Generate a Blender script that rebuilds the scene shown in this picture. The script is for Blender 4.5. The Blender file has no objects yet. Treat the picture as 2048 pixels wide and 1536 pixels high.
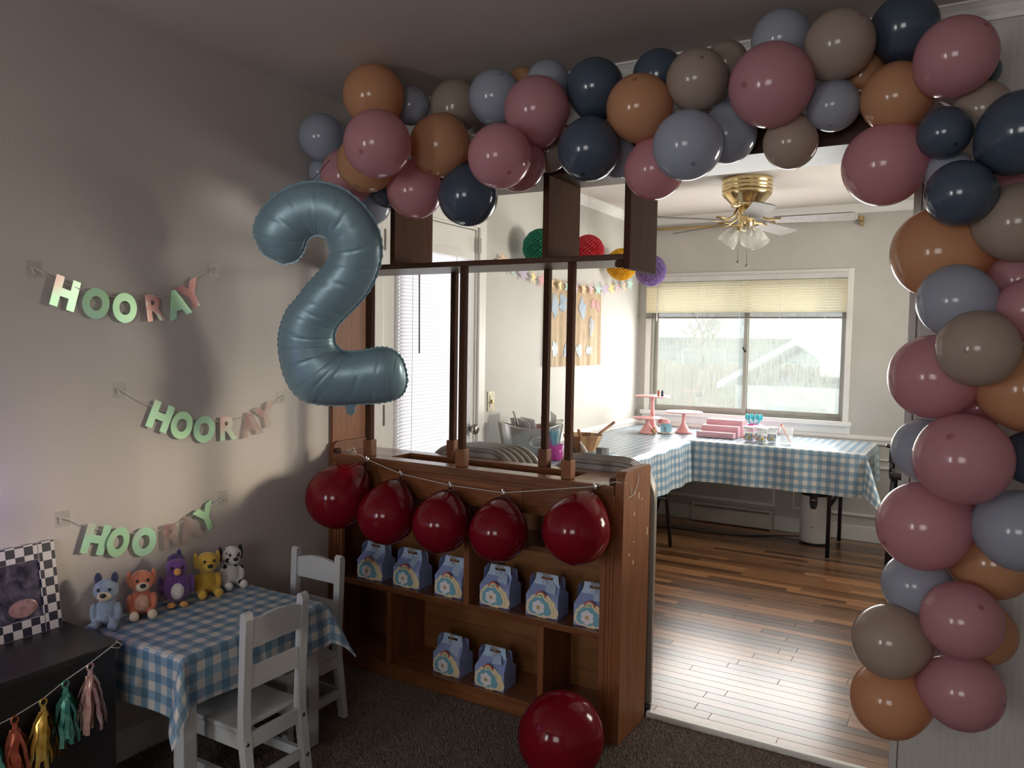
import bpy, bmesh, math, random
import numpy as np
from mathutils import Vector, Matrix
random.seed(7)
PI = math.pi
scene = bpy.context.scene
COL = scene.collection

# ------------------------------------------------------------------ camera
cam_d = bpy.data.cameras.new('camera')
cam_d.sensor_fit = 'HORIZONTAL'; cam_d.sensor_width = 36.0
cam_d.lens = 1562.37 / 2048 * 36.0
cam_d.clip_start = 0.05; cam_d.clip_end = 200
cam = bpy.data.objects.new('camera', cam_d); COL.objects.link(cam)
_y, _p, _r = math.radians(30.5027), math.radians(3.1944), math.radians(0.9388)
_fw = Vector((-math.sin(_y) * math.cos(_p), math.cos(_y) * math.cos(_p), -math.sin(_p)))
_rt = Vector((math.cos(_y), math.sin(_y), 0)); _up = _rt.cross(_fw)
_rt2 = math.cos(_r) * _rt + math.sin(_r) * _up; _up2 = -math.sin(_r) * _rt + math.cos(_r) * _up
_m = Matrix((_rt2, _up2, -_fw)).transposed().to_4x4(); _m.translation = (2.4184, -2.5268, 1.4224)
cam.matrix_world = _m
scene.camera = cam

# ------------------------------------------------------------------ world, daylight, exposure
world = bpy.data.worlds.new('world'); scene.world = world; world.use_nodes = True
_wn = world.node_tree.nodes; _wl = world.node_tree.links; _wn.clear()
_o = _wn.new('ShaderNodeOutputWorld'); _b = _wn.new('ShaderNodeBackground'); _s = _wn.new('ShaderNodeTexSky')
_s.sky_type = 'HOSEK_WILKIE'; _s.turbidity = 7.0; _s.ground_albedo = 0.5
_s.sun_direction = Vector((1, .90, .245)).normalized()
_mx = _wn.new('ShaderNodeMix'); _mx.data_type = 'RGBA'; _mx.inputs[0].default_value = 0.75
_mx.inputs[7].default_value = (0.98, 1.0, 1.0, 1)
_wl.new(_s.outputs[0], _mx.inputs[6]); _wl.new(_mx.outputs[2], _b.inputs[0])
_b.inputs[1].default_value = 2.7
_wl.new(_b.outputs[0], _o.inputs[0])

def area_light(name, loc, target, sx, sy, power, color, spread=PI):
    d = bpy.data.lights.new(name, 'AREA'); d.shape = 'RECTANGLE'; d.size = sx; d.size_y = sy
    d.energy = power; d.color = color; d.spread = spread
    o = bpy.data.objects.new(name, d); COL.objects.link(o); o.location = loc
    o.rotation_euler = (Vector(target) - Vector(loc)).to_track_quat('-Z', 'Y').to_euler()
    return o
# daylight entering through the panes of the place's own windows
area_light('daylight_dining_window', (0.88, 3.60, 1.25), (0.88, 0, 1.25), 1.40, 0.72, 27, (1.0, 0.98, 0.94))
area_light('daylight_dining_side_window', (3.36, 2.45, 1.62), (0, 1.6, 1.55), 0.80, 0.80, 30, (1.0, 0.94, 0.82), math.radians(130))
_sd = bpy.data.lights.new('low_sun', 'SUN'); _sd.energy = 1.8; _sd.angle = math.radians(7.0); _sd.color = (1.0, 0.84, 0.60)
_so = bpy.data.objects.new('low_sun', _sd); COL.objects.link(_so); _so.location = (8, 8, 4); _so.rotation_euler = Vector((-1, -.90, -.245)).to_track_quat('-Z', 'Y').to_euler()
area_light('daylight_rear_window_bright', (0.36, -4.53, 1.35), (0.36, 0, 1.35), 0.42, 0.9, 16, (1.0, 0.98, 0.97))
area_light('daylight_rear_window_wide', (2.35, -4.53, 1.50), (2.35, 0, 1.50), 1.10, 0.9, 16, (1.0, 0.95, 0.90))
scene.view_settings.view_transform = 'Standard'; scene.view_settings.look = 'None'
scene.view_settings.gamma = 1.0; scene.view_settings.use_curve_mapping = False
scene.view_settings.exposure = 0.2
scene.cycles.use_denoising = True
scene.cycles.max_bounces = 8; scene.cycles.diffuse_bounces = 4; scene.cycles.glossy_bounces = 4
scene.cycles.transmission_bounces = 8; scene.cycles.transparent_max_bounces = 16
scene.cycles.caustics_reflective = False; scene.cycles.caustics_refractive = False
scene.cycles.sample_clamp_indirect = 6.0

# ------------------------------------------------------------------ materials
MATS = {}
def _new(name):
    m = bpy.data.materials.new(name); m.use_nodes = True
    nt = m.node_tree; nt.nodes.clear()
    out = nt.nodes.new('ShaderNodeOutputMaterial'); bs = nt.nodes.new('ShaderNodeBsdfPrincipled')
    nt.links.new(bs.outputs[0], out.inputs[0])
    MATS[name] = m
    return m, nt, bs, out
def _coord(nt, kind='Object', scale=(1, 1, 1)):
    tc = nt.nodes.new('ShaderNodeTexCoord'); mp = nt.nodes.new('ShaderNodeMapping')
    mp.inputs['Scale'].default_value = scale
    nt.links.new(tc.outputs[kind], mp.inputs[0]); return mp.outputs[0]
def _noise(nt, vec, scale, detail=3, rough=.5, dist=0):
    n = nt.nodes.new('ShaderNodeTexNoise'); n.inputs['Scale'].default_value = scale
    n.inputs['Detail'].default_value = detail; n.inputs['Roughness'].default_value = rough
    n.inputs['Distortion'].default_value = dist
    nt.links.new(vec, n.inputs['Vector']); return n.outputs['Fac']
def _ramp(nt, fac, stops):
    r = nt.nodes.new('ShaderNodeValToRGB'); e = r.color_ramp.elements
    while len(e) < len(stops): e.new(0.5)
    for k, (p, c) in enumerate(stops): e[k].position = p; e[k].color = (*c, 1)
    nt.links.new(fac, r.inputs[0]); return r.outputs[0]
def _bump(nt, bs, h, strength, dist=.01):
    b = nt.nodes.new('ShaderNodeBump'); b.inputs['Strength'].default_value = strength; b.inputs['Distance'].default_value = dist
    nt.links.new(h, b.inputs['Height']); nt.links.new(b.outputs[0], bs.inputs['Normal'])
def _math(nt, op, a, b=None):
    n = nt.nodes.new('ShaderNodeMath'); n.operation = op
    for k, v in enumerate((a, b)):
        if v is None: continue
        if isinstance(v, (int, float)): n.inputs[k].default_value = v
        else: nt.links.new(v, n.inputs[k])
    return n.outputs[0]
def _mixc(nt, fac, a, b):
    n = nt.nodes.new('ShaderNodeMix'); n.data_type = 'RGBA'
    for k, v in ((0, fac), (6, a), (7, b)):
        if isinstance(v, tuple): n.inputs[k].default_value = (*v, 1)
        elif isinstance(v, (int, float)): n.inputs[k].default_value = v
        else: nt.links.new(v, n.inputs[k])
    return n.outputs[2]

def plain(name, c, rough=.5, metal=0.0, var=.12, scale=6, bump=0, bscale=80, stretch=(1, 1, 1), coat=0, spec=.5, sheen=0, alpha=1, trans=0):
    m, nt, bs, out = _new(name)
    v = _coord(nt, 'Object', stretch)
    n = _noise(nt, v, scale, 4)
    lo = tuple(max(0, x * (1 - var)) for x in c); hi = tuple(min(1, x * (1 + var)) for x in c)
    nt.links.new(_ramp(nt, n, [(.3, lo), (.7, hi)]), bs.inputs['Base Color'])
    bs.inputs['Roughness'].default_value = rough; bs.inputs['Metallic'].default_value = metal
    bs.inputs['Coat Weight'].default_value = coat; bs.inputs['Coat Roughness'].default_value = .12
    bs.inputs['Specular IOR Level'].default_value = spec
    bs.inputs['Sheen Weight'].default_value = sheen
    bs.inputs['Alpha'].default_value = alpha; bs.inputs['Transmission Weight'].default_value = trans
    if bump: _bump(nt, bs, _noise(nt, v, bscale, 3), bump, .004)
    return m
def wood(name, dark, light, rough=.3, coat=.4, axis=0, scale=5.0, spec=.5, rnd=.22):
    m, nt, bs, out = _new(name)
    st = [9, 9, 9]; st[axis] = .7
    v = _coord(nt, 'Object', tuple(st))
    n = _noise(nt, v, scale, 6, .6, 1.2)
    n2 = _noise(nt, _coord(nt, 'Object', tuple(x * 4 for x in st)), scale * 2.2, 3, .6)
    oi = nt.nodes.new('ShaderNodeObjectInfo')
    f = _math(nt, 'ADD', _math(nt, 'MULTIPLY', n, .75), _math(nt, 'MULTIPLY', n2, .25))
    f = _math(nt, 'ADD', f, _math(nt, 'MULTIPLY', _math(nt, 'SUBTRACT', oi.outputs['Random'], .5), rnd))
    nt.links.new(_ramp(nt, f, [(.28, dark), (.72, light)]), bs.inputs['Base Color'])
    bs.inputs['Roughness'].default_value = rough; bs.inputs['Coat Weight'].default_value = coat; bs.inputs['Coat Roughness'].default_value = .18
    bs.inputs['Specular IOR Level'].default_value = spec
    _bump(nt, bs, n2, .12, .002)
    return m
def latex(name, c, tr=.45, rough=.14, see=0.0):
    m, nt, bs, out = _new(name)
    tc = nt.nodes.new('ShaderNodeTexCoord'); sp = nt.nodes.new('ShaderNodeSeparateXYZ')
    nt.links.new(tc.outputs['Object'], sp.inputs[0])
    r2 = _math(nt, 'ADD', _math(nt, 'MULTIPLY', sp.outputs[0], sp.outputs[0]), _math(nt, 'MULTIPLY', sp.outputs[1], sp.outputs[1]))
    near = _ramp(nt, r2, [(.0, (1, 1, 1)), (.010, (0, 0, 0))])           # thicker latex at the very tip
    top = _math(nt, 'GREATER_THAN', sp.outputs[2], 0.0)
    fac = _math(nt, 'MULTIPLY', near, _math(nt, 'MULTIPLY', top, .75))
    deep = tuple(x * x * .75 for x in c)
    low = _ramp(nt, _math(nt, 'MULTIPLY', sp.outputs[2], -1.0), [(.75, (0, 0, 0)), (1.1, (1, 1, 1))])
    col = _mixc(nt, fac, c, deep)
    col = _mixc(nt, _math(nt, 'MULTIPLY', low, .6), col, deep)
    nt.links.new(col, bs.inputs['Base Color'])
    bs.inputs['Roughness'].default_value = rough; bs.inputs['Specular IOR Level'].default_value = .6
    t = nt.nodes.new('ShaderNodeBsdfTranslucent'); nt.links.new(col, t.inputs[0])
    mx = nt.nodes.new('ShaderNodeMixShader'); mx.inputs[0].default_value = tr
    nt.links.new(bs.outputs[0], mx.inputs[1]); nt.links.new(t.outputs[0], mx.inputs[2])
    last = mx.outputs[0]
    if see:
        tp = nt.nodes.new('ShaderNodeBsdfTransparent'); tp.inputs[0].default_value = (*c, 1)
        m2 = nt.nodes.new('ShaderNodeMixShader'); m2.inputs[0].default_value = see
        nt.links.new(last, m2.inputs[1]); nt.links.new(tp.outputs[0], m2.inputs[2]); last = m2.outputs[0]
    nt.links.new(last, out.inputs[0])
    return m
def thin(name, c, tr=.4, rough=.5, clear=0.0, tint=None):
    """thin sheet: part diffuse, part translucent, part see-through"""
    m, nt, bs, out = _new(name)
    bs.inputs['Base Color'].default_value = (*c, 1); bs.inputs['Roughness'].default_value = rough
    t = nt.nodes.new('ShaderNodeBsdfTranslucent'); t.inputs[0].default_value = (*c, 1)
    mx = nt.nodes.new('ShaderNodeMixShader'); mx.inputs[0].default_value = tr
    nt.links.new(bs.outputs[0], mx.inputs[1]); nt.links.new(t.outputs[0], mx.inputs[2]); last = mx.outputs[0]
    if clear:
        tp = nt.nodes.new('ShaderNodeBsdfTransparent'); tp.inputs[0].default_value = (*(tint or (1, 1, 1)), 1)
        m2 = nt.nodes.new('ShaderNodeMixShader'); m2.inputs[0].default_value = clear
        nt.links.new(last, m2.inputs[1]); nt.links.new(tp.outputs[0], m2.inputs[2]); last = m2.outputs[0]
    nt.links.new(last, out.inputs[0])
    return m
def gingham(name, period, white, mid, dark, rough=.35):
    m, nt, bs, out = _new(name)
    tc = nt.nodes.new('ShaderNodeTexCoord'); sp = nt.nodes.new('ShaderNodeSeparateXYZ')
    nt.links.new(tc.outputs['UV'], sp.inputs[0])
    def stripe(o):
        f = _math(nt, 'FRACT', _math(nt, 'DIVIDE', o, period))
        return _math(nt, 'GREATER_THAN', f, .5)
    s = _math(nt, 'ADD', stripe(sp.outputs[0]), stripe(sp.outputs[1]))
    c = _mixc(nt, _math(nt, 'MINIMUM', s, 1.0), white, mid)
    c = _mixc(nt, _math(nt, 'MAXIMUM', _math(nt, 'SUBTRACT', s, 1.0), 0.0), c, dark)
    nt.links.new(c, bs.inputs['Base Color']); bs.inputs['Roughness'].default_value = rough
    bs.inputs['Specular IOR Level'].default_value = .5
    _bump(nt, bs, _noise(nt, _coord(nt, 'UV', (1, 1, 1)), 14, 3), .25, .01)
    t = nt.nodes.new('ShaderNodeBsdfTranslucent'); nt.links.new(c, t.inputs[0])
    mx = nt.nodes.new('ShaderNodeMixShader'); mx.inputs[0].default_value = .18
    nt.links.new(bs.outputs[0], mx.inputs[1]); nt.links.new(t.outputs[0], mx.inputs[2]); nt.links.new(mx.outputs[0], out.inputs[0])
    return m
def irid(name, stops, scale=6, rough=.22, metal=.55, clear=0.0):
    m, nt, bs, out = _new(name)
    n = _noise(nt, _coord(nt, 'Object', (1, 1, 1)), scale, 1, .4, .8)
    oi = nt.nodes.new('ShaderNodeObjectInfo')
    f = _math(nt, 'ADD', n, _math(nt, 'MULTIPLY', _math(nt, 'SUBTRACT', oi.outputs['Random'], .5), .15))
    c = _ramp(nt, f, stops)
    nt.links.new(c, bs.inputs['Base Color']); bs.inputs['Roughness'].default_value = rough; bs.inputs['Metallic'].default_value = metal
    bs.inputs['Thin Film Thickness'].default_value = 250; bs.inputs['Thin Film IOR'].default_value = 1.35
    last = bs.outputs[0]
    if clear:
        tp = nt.nodes.new('ShaderNodeBsdfTransparent')
        m2 = nt.nodes.new('ShaderNodeMixShader'); m2.inputs[0].default_value = clear
        nt.links.new(last, m2.inputs[1]); nt.links.new(tp.outputs[0], m2.inputs[2]); nt.links.new(m2.outputs[0], out.inputs[0])
    return m

plain('wall_paint', (.58, .535, .50), .62, var=.03, scale=2, bump=.22, bscale=150)
plain('wall_dining', (.53, .52, .485), .55, var=.05, scale=3, bump=.12, bscale=60, spec=.3)
plain('ceiling_paint', (.60, .55, .51), .8, var=.03, scale=3, bump=.1, bscale=90)
plain('trim_white', (.78, .77, .74), .35, var=.03, scale=5)
plain('panel_wall', (.55, .54, .52), .5, var=.06, scale=10, bump=.6, bscale=16, stretch=(9, 9, .5))
plain('carpet', (.14, .108, .088), .95, var=.35, scale=160, bump=.6, bscale=300)
plain('carpet_tuft', (.225, .178, .147), .95, var=.45, scale=220)
wood('oak_floor', (.075, .031, .012), (.33, .155, .066), .30, .30, 0, 3.0, .55, .55)
wood('divider_wood', (.115, .040, .016), (.27, .105, .042), .26, .35, 0, 3.2)
wood('divider_wood_v', (.115, .040, .016), (.29, .110, .043), .50, .06, 2, 3.2, .3)
wood('divider_dark', (.042, .018, .010), (.088, .039, .022), .78, .0, 2, 3.2, .15)
wood('divider_dark_h', (.045, .019, .010), (.095, .042, .023), .42, .04, 0, 3.2, .22)
wood('shelf_back', (.17, .07, .022), (.30, .13, .045), .4, .1, 0, 3.0)
plain('recess_dark', (.035, .012, .010), .6)
plain('white_paint_wood', (.50, .52, .535), .42, var=.03)
plain('cabinet_black', (.022, .019, .021), .38, var=.3, scale=30, stretch=(1, .1, 1))
plain('black_plastic', (.014, .014, .016), .35)
plain('black_metal', (.02, .02, .024), .4, .3)
plain('brass', (.82, .66, .36), .2, 1.0, var=.05)
plain('brass_dull', (.50, .36, .17), .35, .9, var=.08)
plain('plate_aged', (.40, .36, .25), .4, .3, var=.3, scale=60)
plain('nickel', (.30, .27, .24), .28, 1.0)
plain('steel', (.62, .62, .60), .3, 1.0, var=.08)
plain('alu_frame', (.42, .42, .38), .45, .3, var=.05)
plain('chair_taupe', (.27, .25, .225), .38, .15, var=.05)
plain('chair_vinyl', (.33, .30, .27), .5, var=.06)
plain('fan_blade', (.21, .185, .17), .6, var=.15, scale=4, stretch=(8, 8, 8))
plain('fan_edge', (.05, .035, .03), .4)
plain('pink_enamel', (.80, .40, .40), .28, var=.03)
plain('pink_card', (.72, .42, .48), .4, var=.05)
plain('white_plastic', (.82, .82, .80), .3, var=.02)
plain('heater_paint', (.62, .60, .55), .4)
plain('heater_slot', (.12, .12, .11), .7)
plain('kraft', (.44, .32, .19), .7, var=.1, scale=14, bump=.3, bscale=20)
plain('hot_pink', (.80, .03, .30), .25, var=.03)
plain('teal_plastic', (.06, .44, .52), .25)
plain('orange_plastic', (.90, .22, .06), .3)
plain('acacia', (.30, .15, .07), .42, var=.5, scale=3, stretch=(6, 6, .6))
plain('acacia_light', (.52, .33, .15), .42, var=.3, scale=4, stretch=(6, 6, .6))
plain('newsprint', (.60, .58, .58), .7, var=.25, scale=40)
plain('news_red', (.60, .05, .06), .6, var=.2)
plain('paper_white', (.78, .77, .74), .6, var=.03)
plain('box_blue', (.30, .38, .68), .55, var=.16, scale=5)
plain('tag_blue', (.45, .60, .80), .55)
plain('cloud_cream', (.86, .74, .50), .6, var=.03)
plain('cloud_blue', (.19, .45, .58), .6, var=.05)
plain('flower_white', (.84, .82, .86), .6, var=.03)
plain('gold_star', (.62, .42, .12), .45, .3)
plain('rain_red', (.50, .13, .10), .6); plain('rain_green', (.22, .40, .25), .6); plain('rain_cream', (.80, .70, .48), .6)
plain('twine', (.45, .30, .18), .8, var=.4, scale=90)
plain('cord_white', (.72, .69, .64), .7)
plain('tape_clear', (.70, .66, .62), .25, alpha=.35)
plain('black_cord', (.015, .013, .013), .6)
plain('foil_blue', (.22, .345, .41), .36, .22, var=.04)
plain('knob_clear', (.70, .72, .72), .2, alpha=.6)
plain('silver_tin', (.60, .59, .56), .28, .9, var=.1)
plain('pick_white', (.62, .62, .66), .9); plain('pick_black', (.02, .02, .025), .9)
for nm, c in (('plush_blue', (.28, .36, .46)), ('plush_navy', (.035, .04, .10)), ('plush_orange', (.62, .20, .11)), ('plush_peach', (.72, .42, .30)),
              ('plush_cream', (.72, .60, .44)), ('plush_purple', (.16, .06, .26)), ('plush_beak', (.72, .34, .08)), ('plush_yellow', (.62, .39, .05)),
              ('plush_white', (.70, .69, .68)), ('plush_darkpurple', (.05, .03, .12)), ('plush_lime', (.35, .45, .16))):
    plain(nm, c, .95, var=.15, scale=60, bump=.4, bscale=260, sheen=.4)
plain('bead_black', (.01, .01, .012), .2)
plain('nose_black', (.015, .012, .014), .5)
for nm, c in (('star_mint', (.50, .74, .66)), ('star_lilac', (.62, .52, .72)), ('star_yellow', (.85, .68, .30)), ('star_pink', (.85, .42, .45)), ('star_peach', (.88, .55, .36))):
    plain(nm, c, .5, var=.03)
for nm, c in (('tissue_green', (.05, .33, .22)), ('tissue_red', (.72, .08, .11)), ('tissue_yellow', (.86, .58, .06)), ('tissue_purple', (.40, .29, .56))):
    thin(nm, c, .35, .8)
latex('balloon_P', (.70, .38, .42)); latex('balloon_O', (.74, .42, .24)); latex('balloon_B', (.50, .55, .65))
latex('balloon_N', (.075, .105, .155), .2); latex('balloon_T', (.55, .46, .39))
latex('balloon_red', (.33, .010, .026), .35, .12, .22)
gingham('gingham', .056, (.72, .69, .66), (.30, .44, .57), (.15, .28, .42))
gingham('gingham_dining', .056, (.74, .73, .70), (.34, .47, .58), (.20, .33, .46), .3)
irid('irid_letter', [(.26, (.62, .26, .30)), (.38, (.80, .62, .60)), (.46, (.58, 1.0, .72)), (.60, (.60, 1.0, .66)), (.76, (.60, .92, 1.0))], 4, .3, .2)  # pale greens carry the window's reflection on the film as base colour
irid('irid_mint', [(.2, (.62, 1.0, .70)), (.5, (.58, 1.0, .62)), (.8, (.60, .92, 1.0))], 8, .3, .2)  # mint kept very light: window reflection painted into the colour
irid('irid_rose', [(.25, (.58, .22, .26)), (.55, (.62, .30, .32)), (.72, (.80, .95, .80))], 14, .3, .15)
irid('irid_clear', [(.3, (.55, .30, .32)), (.5, (.62, .52, .48)), (.7, (.55, .42, .42))], 7, .3, .2, .55)
irid('irid_pink', [(.3, (.62, .30, .30)), (.6, (.75, .48, .45)), (.8, (.80, .75, .60))], 30, .25, .4)
irid('irid_teal', [(.3, (.05, .25, .22)), (.6, (.16, .48, .40)), (.8, (.15, .85, .50))], 30, .2, .5)
irid('irid_yellow', [(.3, (.50, .28, .05)), (.6, (.72, .48, .12)), (.8, (.60, .90, .40))], 30, .2, .5)
irid('irid_red', [(.3, (.40, .09, .06)), (.6, (.60, .17, .10)), (.8, (.75, .45, .20))], 30, .2, .5)
thin('blind_slat', (.93, .86, .69), .62, .5); thin('door_slat', (.90, .89, .93), .6, .5)
thin('purple_clear', (.75, .15, .55), .4, .15, .35, (.95, .55, .85))
thin('clear_plastic', (.72, .77, .77), .3, .08, .76); thin('clear_blue', (.35, .60, .68), .4, .2, .35, (.75, .92, .95))
thin('shade_glass', (.66, .65, .60), .3, .12, .68)
plain('valance_grey', (.62, .62, .61), .5)
plain('stack_grey', (.20, .185, .17), .6)
plain('fence_wood', (.40, .36, .31), .9, var=.1, scale=3); plain('siding', (.44, .50, .52), .8, var=.04)
plain('roof_white', (.72, .76, .80), .8); plain('bark', (.40, .36, .33), .9); plain('snow_ground', (.50, .52, .49), .9, var=.1, scale=1)
plain('shed_white', (.66, .70, .72), .7); plain('house_window', (.35, .42, .45), .2)
def _check_mat():
    m, nt, bs, out = _new('checker_frame')
    c = nt.nodes.new('ShaderNodeTexChecker'); c.inputs['Scale'].default_value = 1.0
    c.inputs[1].default_value = (.66, .62, .60, 1); c.inputs[2].default_value = (.010, .010, .035, 1)
    nt.links.new(_coord(nt, 'Object', (38.5, 38.5, 38.5)), c.inputs[0]); nt.links.new(c.outputs[0], bs.inputs['Base Color'])
    bs.inputs['Roughness'].default_value = .4
_check_mat()
def _photo_mat():
    m, nt, bs, out = _new('photo_print')
    n = _noise(nt, _coord(nt, 'Object', (1, 1, 1)), 26, 3, .6, .6)
    nt.links.new(_ramp(nt, n, [(.35, (.02, .018, .035)), (.6, (.10, .09, .13)), (.75, (.22, .20, .24))]), bs.inputs['Base Color'])
    bs.inputs['Roughness'].default_value = .2
_photo_mat()
plain('photo_pink', (.38, .21, .22), .25, var=.35, scale=60)
def _spots():
    m, nt, bs, out = _new('plush_spots')
    v = nt.nodes.new('ShaderNodeTexVoronoi'); v.inputs['Scale'].default_value = 30; v.inputs['Randomness'].default_value = .7
    nt.links.new(_coord(nt), v.inputs['Vector'])
    nt.links.new(_ramp(nt, v.outputs['Distance'], [(.30, (.012, .012, .015)), (.36, (.70, .69, .68))]), bs.inputs['Base Color'])
    bs.inputs['Roughness'].default_value = .95
_spots()
def _glass():
    m, nt, bs, out = _new('window_glass')
    # clear pane with condensation that beads and runs downwards
    v = _coord(nt, 'Object', (26, 26, 5))
    n = _noise(nt, v, 2.2, 5, .65)
    big = _noise(nt, _coord(nt, 'Object', (1, 1, 1)), 2.0, 2)
    f = _math(nt, 'MULTIPLY', n, _math(nt, 'MULTIPLY', big, 1.9))
    haze = _ramp(nt, f, [(.35, (.25, .25, .25)), (.75, (.65, .65, .65))])
    tp = nt.nodes.new('ShaderNodeBsdfTransparent'); tp.inputs[0].default_value = (.97, .99, .98, 1)
    tl = nt.nodes.new('ShaderNodeBsdfTranslucent'); tl.inputs[0].default_value = (.60, .63, .61, 1)
    mx = nt.nodes.new('ShaderNodeMixShader'); nt.links.new(haze, mx.inputs[0])
    nt.links.new(tp.outputs[0], mx.inputs[1]); nt.links.new(tl.outputs[0], mx.inputs[2])
    gl = nt.nodes.new('ShaderNodeBsdfGlossy'); gl.inputs['Roughness'].default_value = .05
    m2 = nt.nodes.new('ShaderNodeMixShader'); m2.inputs[0].default_value = .05
    nt.links.new(mx.outputs[0], m2.inputs[1]); nt.links.new(gl.outputs[0], m2.inputs[2]); nt.links.new(m2.outputs[0], out.inputs[0])
_glass()
thin('clear_glass', (.7, .75, .75), .3, .08, .8)
def _lamp_mat():
    m, nt, bs, out = _new('lamp_glow')
    bs.inputs['Base Color'].default_value = (.5, .4, .9, 1)
    bs.inputs['Emission Color'].default_value = (.32, .22, 1.0, 1); bs.inputs['Emission Strength'].default_value = 8
_lamp_mat()

# ------------------------------------------------------------------ mesh helpers
class MB:
    def __init__(s): s.v = []; s.f = []; s.sm = []; s.uv = None
    def add(s, vs, fs, smooth=False, mat=None):
        o = len(s.v)
        if mat is not None: vs = [tuple(mat @ Vector(p)) for p in vs]
        s.v += [tuple(p) for p in vs]; s.f += [tuple(i + o for i in f) for f in fs]; s.sm += [smooth] * len(fs); return s
    def box(s, x0, x1, y0, y1, z0, z1, bev=0.0, mat=None):
        if bev:
            b = min(bev, (x1 - x0) * .45, (y1 - y0) * .45, (z1 - z0) * .45)
            bm = bmesh.new(); bmesh.ops.create_cube(bm, size=1)
            for v in bm.verts: v.co = Vector((x0 + (v.co.x + .5) * (x1 - x0), y0 + (v.co.y + .5) * (y1 - y0), z0 + (v.co.z + .5) * (z1 - z0)))
            bmesh.ops.bevel(bm, geom=list(bm.edges), offset=b, segments=2, affect='EDGES', profile=.6)
            bm.verts.index_update(); vs = [v.co[:] for v in bm.verts]; fs = [[v.index for v in f.verts] for f in bm.faces]; bm.free()
            return s.add(vs, fs, False, mat)
        vs = [(x, y, z) for x in (x0, x1) for y in (y0, y1) for z in (z0, z1)]
        return s.add(vs, [(0, 1, 3, 2), (4, 6, 7, 5), (0, 4, 5, 1), (2, 3, 7, 6), (0, 2, 6, 4), (1, 5, 7, 3)], False, mat)
    def lathe(s, prof, n=24, mat=None, smooth=True, cap=True):
        vs = []; fs = []
        for r, z in prof:
            for k in range(n):
                a = 2 * PI * k / n; vs.append((r * math.cos(a), r * math.sin(a), z))
        for i in range(len(prof) - 1):
            for k in range(n):
                k2 = (k + 1) % n; fs.append((i * n + k, i * n + k2, (i + 1) * n + k2, (i + 1) * n + k))
        if cap:
            if prof[0][0] > 1e-5: fs.append(tuple(range(n - 1, -1, -1)))
            if prof[-1][0] > 1e-5: fs.append(tuple((len(prof) - 1) * n + k for k in range(n)))
        return s.add(vs, fs, smooth, mat)
    def tube(s, pts, r, n=8, closed=False, cap=True, sx=1.0, sy=1.0):
        P = [Vector(p) for p in pts]; m = len(P)
        rs = r if isinstance(r, (list, tuple)) else [r] * m
        vs = []; fs = []; nrm = None
        for i in range(m):
            a = P[i - 1] if (i > 0 or closed) else P[i]; b = P[(i + 1) % m] if (i < m - 1 or closed) else P[i]
            t = (b - a).normalized() if (b - a).length > 1e-9 else Vector((0, 0, 1))
            if nrm is None: nrm = t.orthogonal().normalized()
            nrm = (nrm - t * nrm.dot(t))
            nrm = nrm.normalized() if nrm.length > 1e-6 else t.orthogonal().normalized()
            bn = t.cross(nrm)
            for k in range(n):
                q = 2 * PI * k / n; vs.append(P[i] + (nrm * math.cos(q) * sx + bn * math.sin(q) * sy) * rs[i])
        for i in range(m if closed else m - 1):
            j = (i + 1) % m
            for k in range(n):
                k2 = (k + 1) % n; fs.append((i * n + k, i * n + k2, j * n + k2, j * n + k))
        if cap and not closed: fs.append(tuple(range(n - 1, -1, -1))); fs.append(tuple((m - 1) * n + k for k in range(n)))
        return s.add(vs, fs, True)
    def bar(s, a, b, w, h):
        """rectangular bar from a to b, w horizontal, h the other way"""
        a = Vector(a); b = Vector(b); t = (b - a).normalized()
        u = t.cross(Vector((0, 0, 1)))
        u = u.normalized() if u.length > 1e-4 else Vector((1, 0, 0))
        v = u.cross(t)
        vs = [p + u * (i * w / 2) + v * (j * h / 2) for p in (a, b) for i in (-1, 1) for j in (-1, 1)]
        return s.add(vs, [(0, 1, 3, 2), (4, 6, 7, 5), (0, 4, 5, 1), (2, 3, 7, 6), (0, 2, 6, 4), (1, 5, 7, 3)])
    def prism(s, poly, d0, d1, mat=None):
        """2-D outline (x, z) extruded along y from d0 to d1"""
        n = len(poly); vs = [(p[0], d0, p[1]) for p in poly] + [(p[0], d1, p[1]) for p in poly]
        fs = [tuple(range(n)), tuple(range(2 * n - 1, n - 1, -1))] + [(k, k + n, (k + 1) % n + n, (k + 1) % n) for k in range(n)]
        return s.add(vs, fs, False, mat)
    def ell(s, c, r, seg=16, ring=10, mat=None):
        vs = []; fs = []
        if isinstance(r, (int, float)): r = (r, r, r)
        for i in range(ring + 1):
            th = PI * i / ring
            for k in range(seg):
                a = 2 * PI * k / seg
                vs.append((c[0] + r[0] * math.sin(th) * math.cos(a), c[1] + r[1] * math.sin(th) * math.sin(a), c[2] + r[2] * math.cos(th)))
        for i in range(ring):
            for k in range(seg):
                k2 = (k + 1) % seg; fs.append((i * seg + k, (i + 1) * seg + k, (i + 1) * seg + k2, i * seg + k2))
        return s.add(vs, fs, True, mat)
    def mesh(s, name):
        me = bpy.data.meshes.new(name); me.from_pydata(s.v, [], s.f); me.update()
        bm = bmesh.new(); bm.from_mesh(me); bmesh.ops.remove_doubles(bm, verts=bm.verts, dist=1e-6)
        bmesh.ops.recalc_face_normals(bm, faces=bm.faces)
        bm.to_mesh(me); bm.free()
        if all(s.sm): me.polygons.foreach_set('use_smooth', [True] * len(me.polygons))
        elif any(s.sm):
            me.polygons.foreach_set('use_smooth', [True] * len(me.polygons))
            try: me.set_sharp_from_angle(angle=math.radians(35))
            except Exception: pass
        return me
    def obj(s, name, mat, parent=None, loc=None, rot=None):
        return put(name, s.mesh(name), mat, parent, loc, rot)
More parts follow.
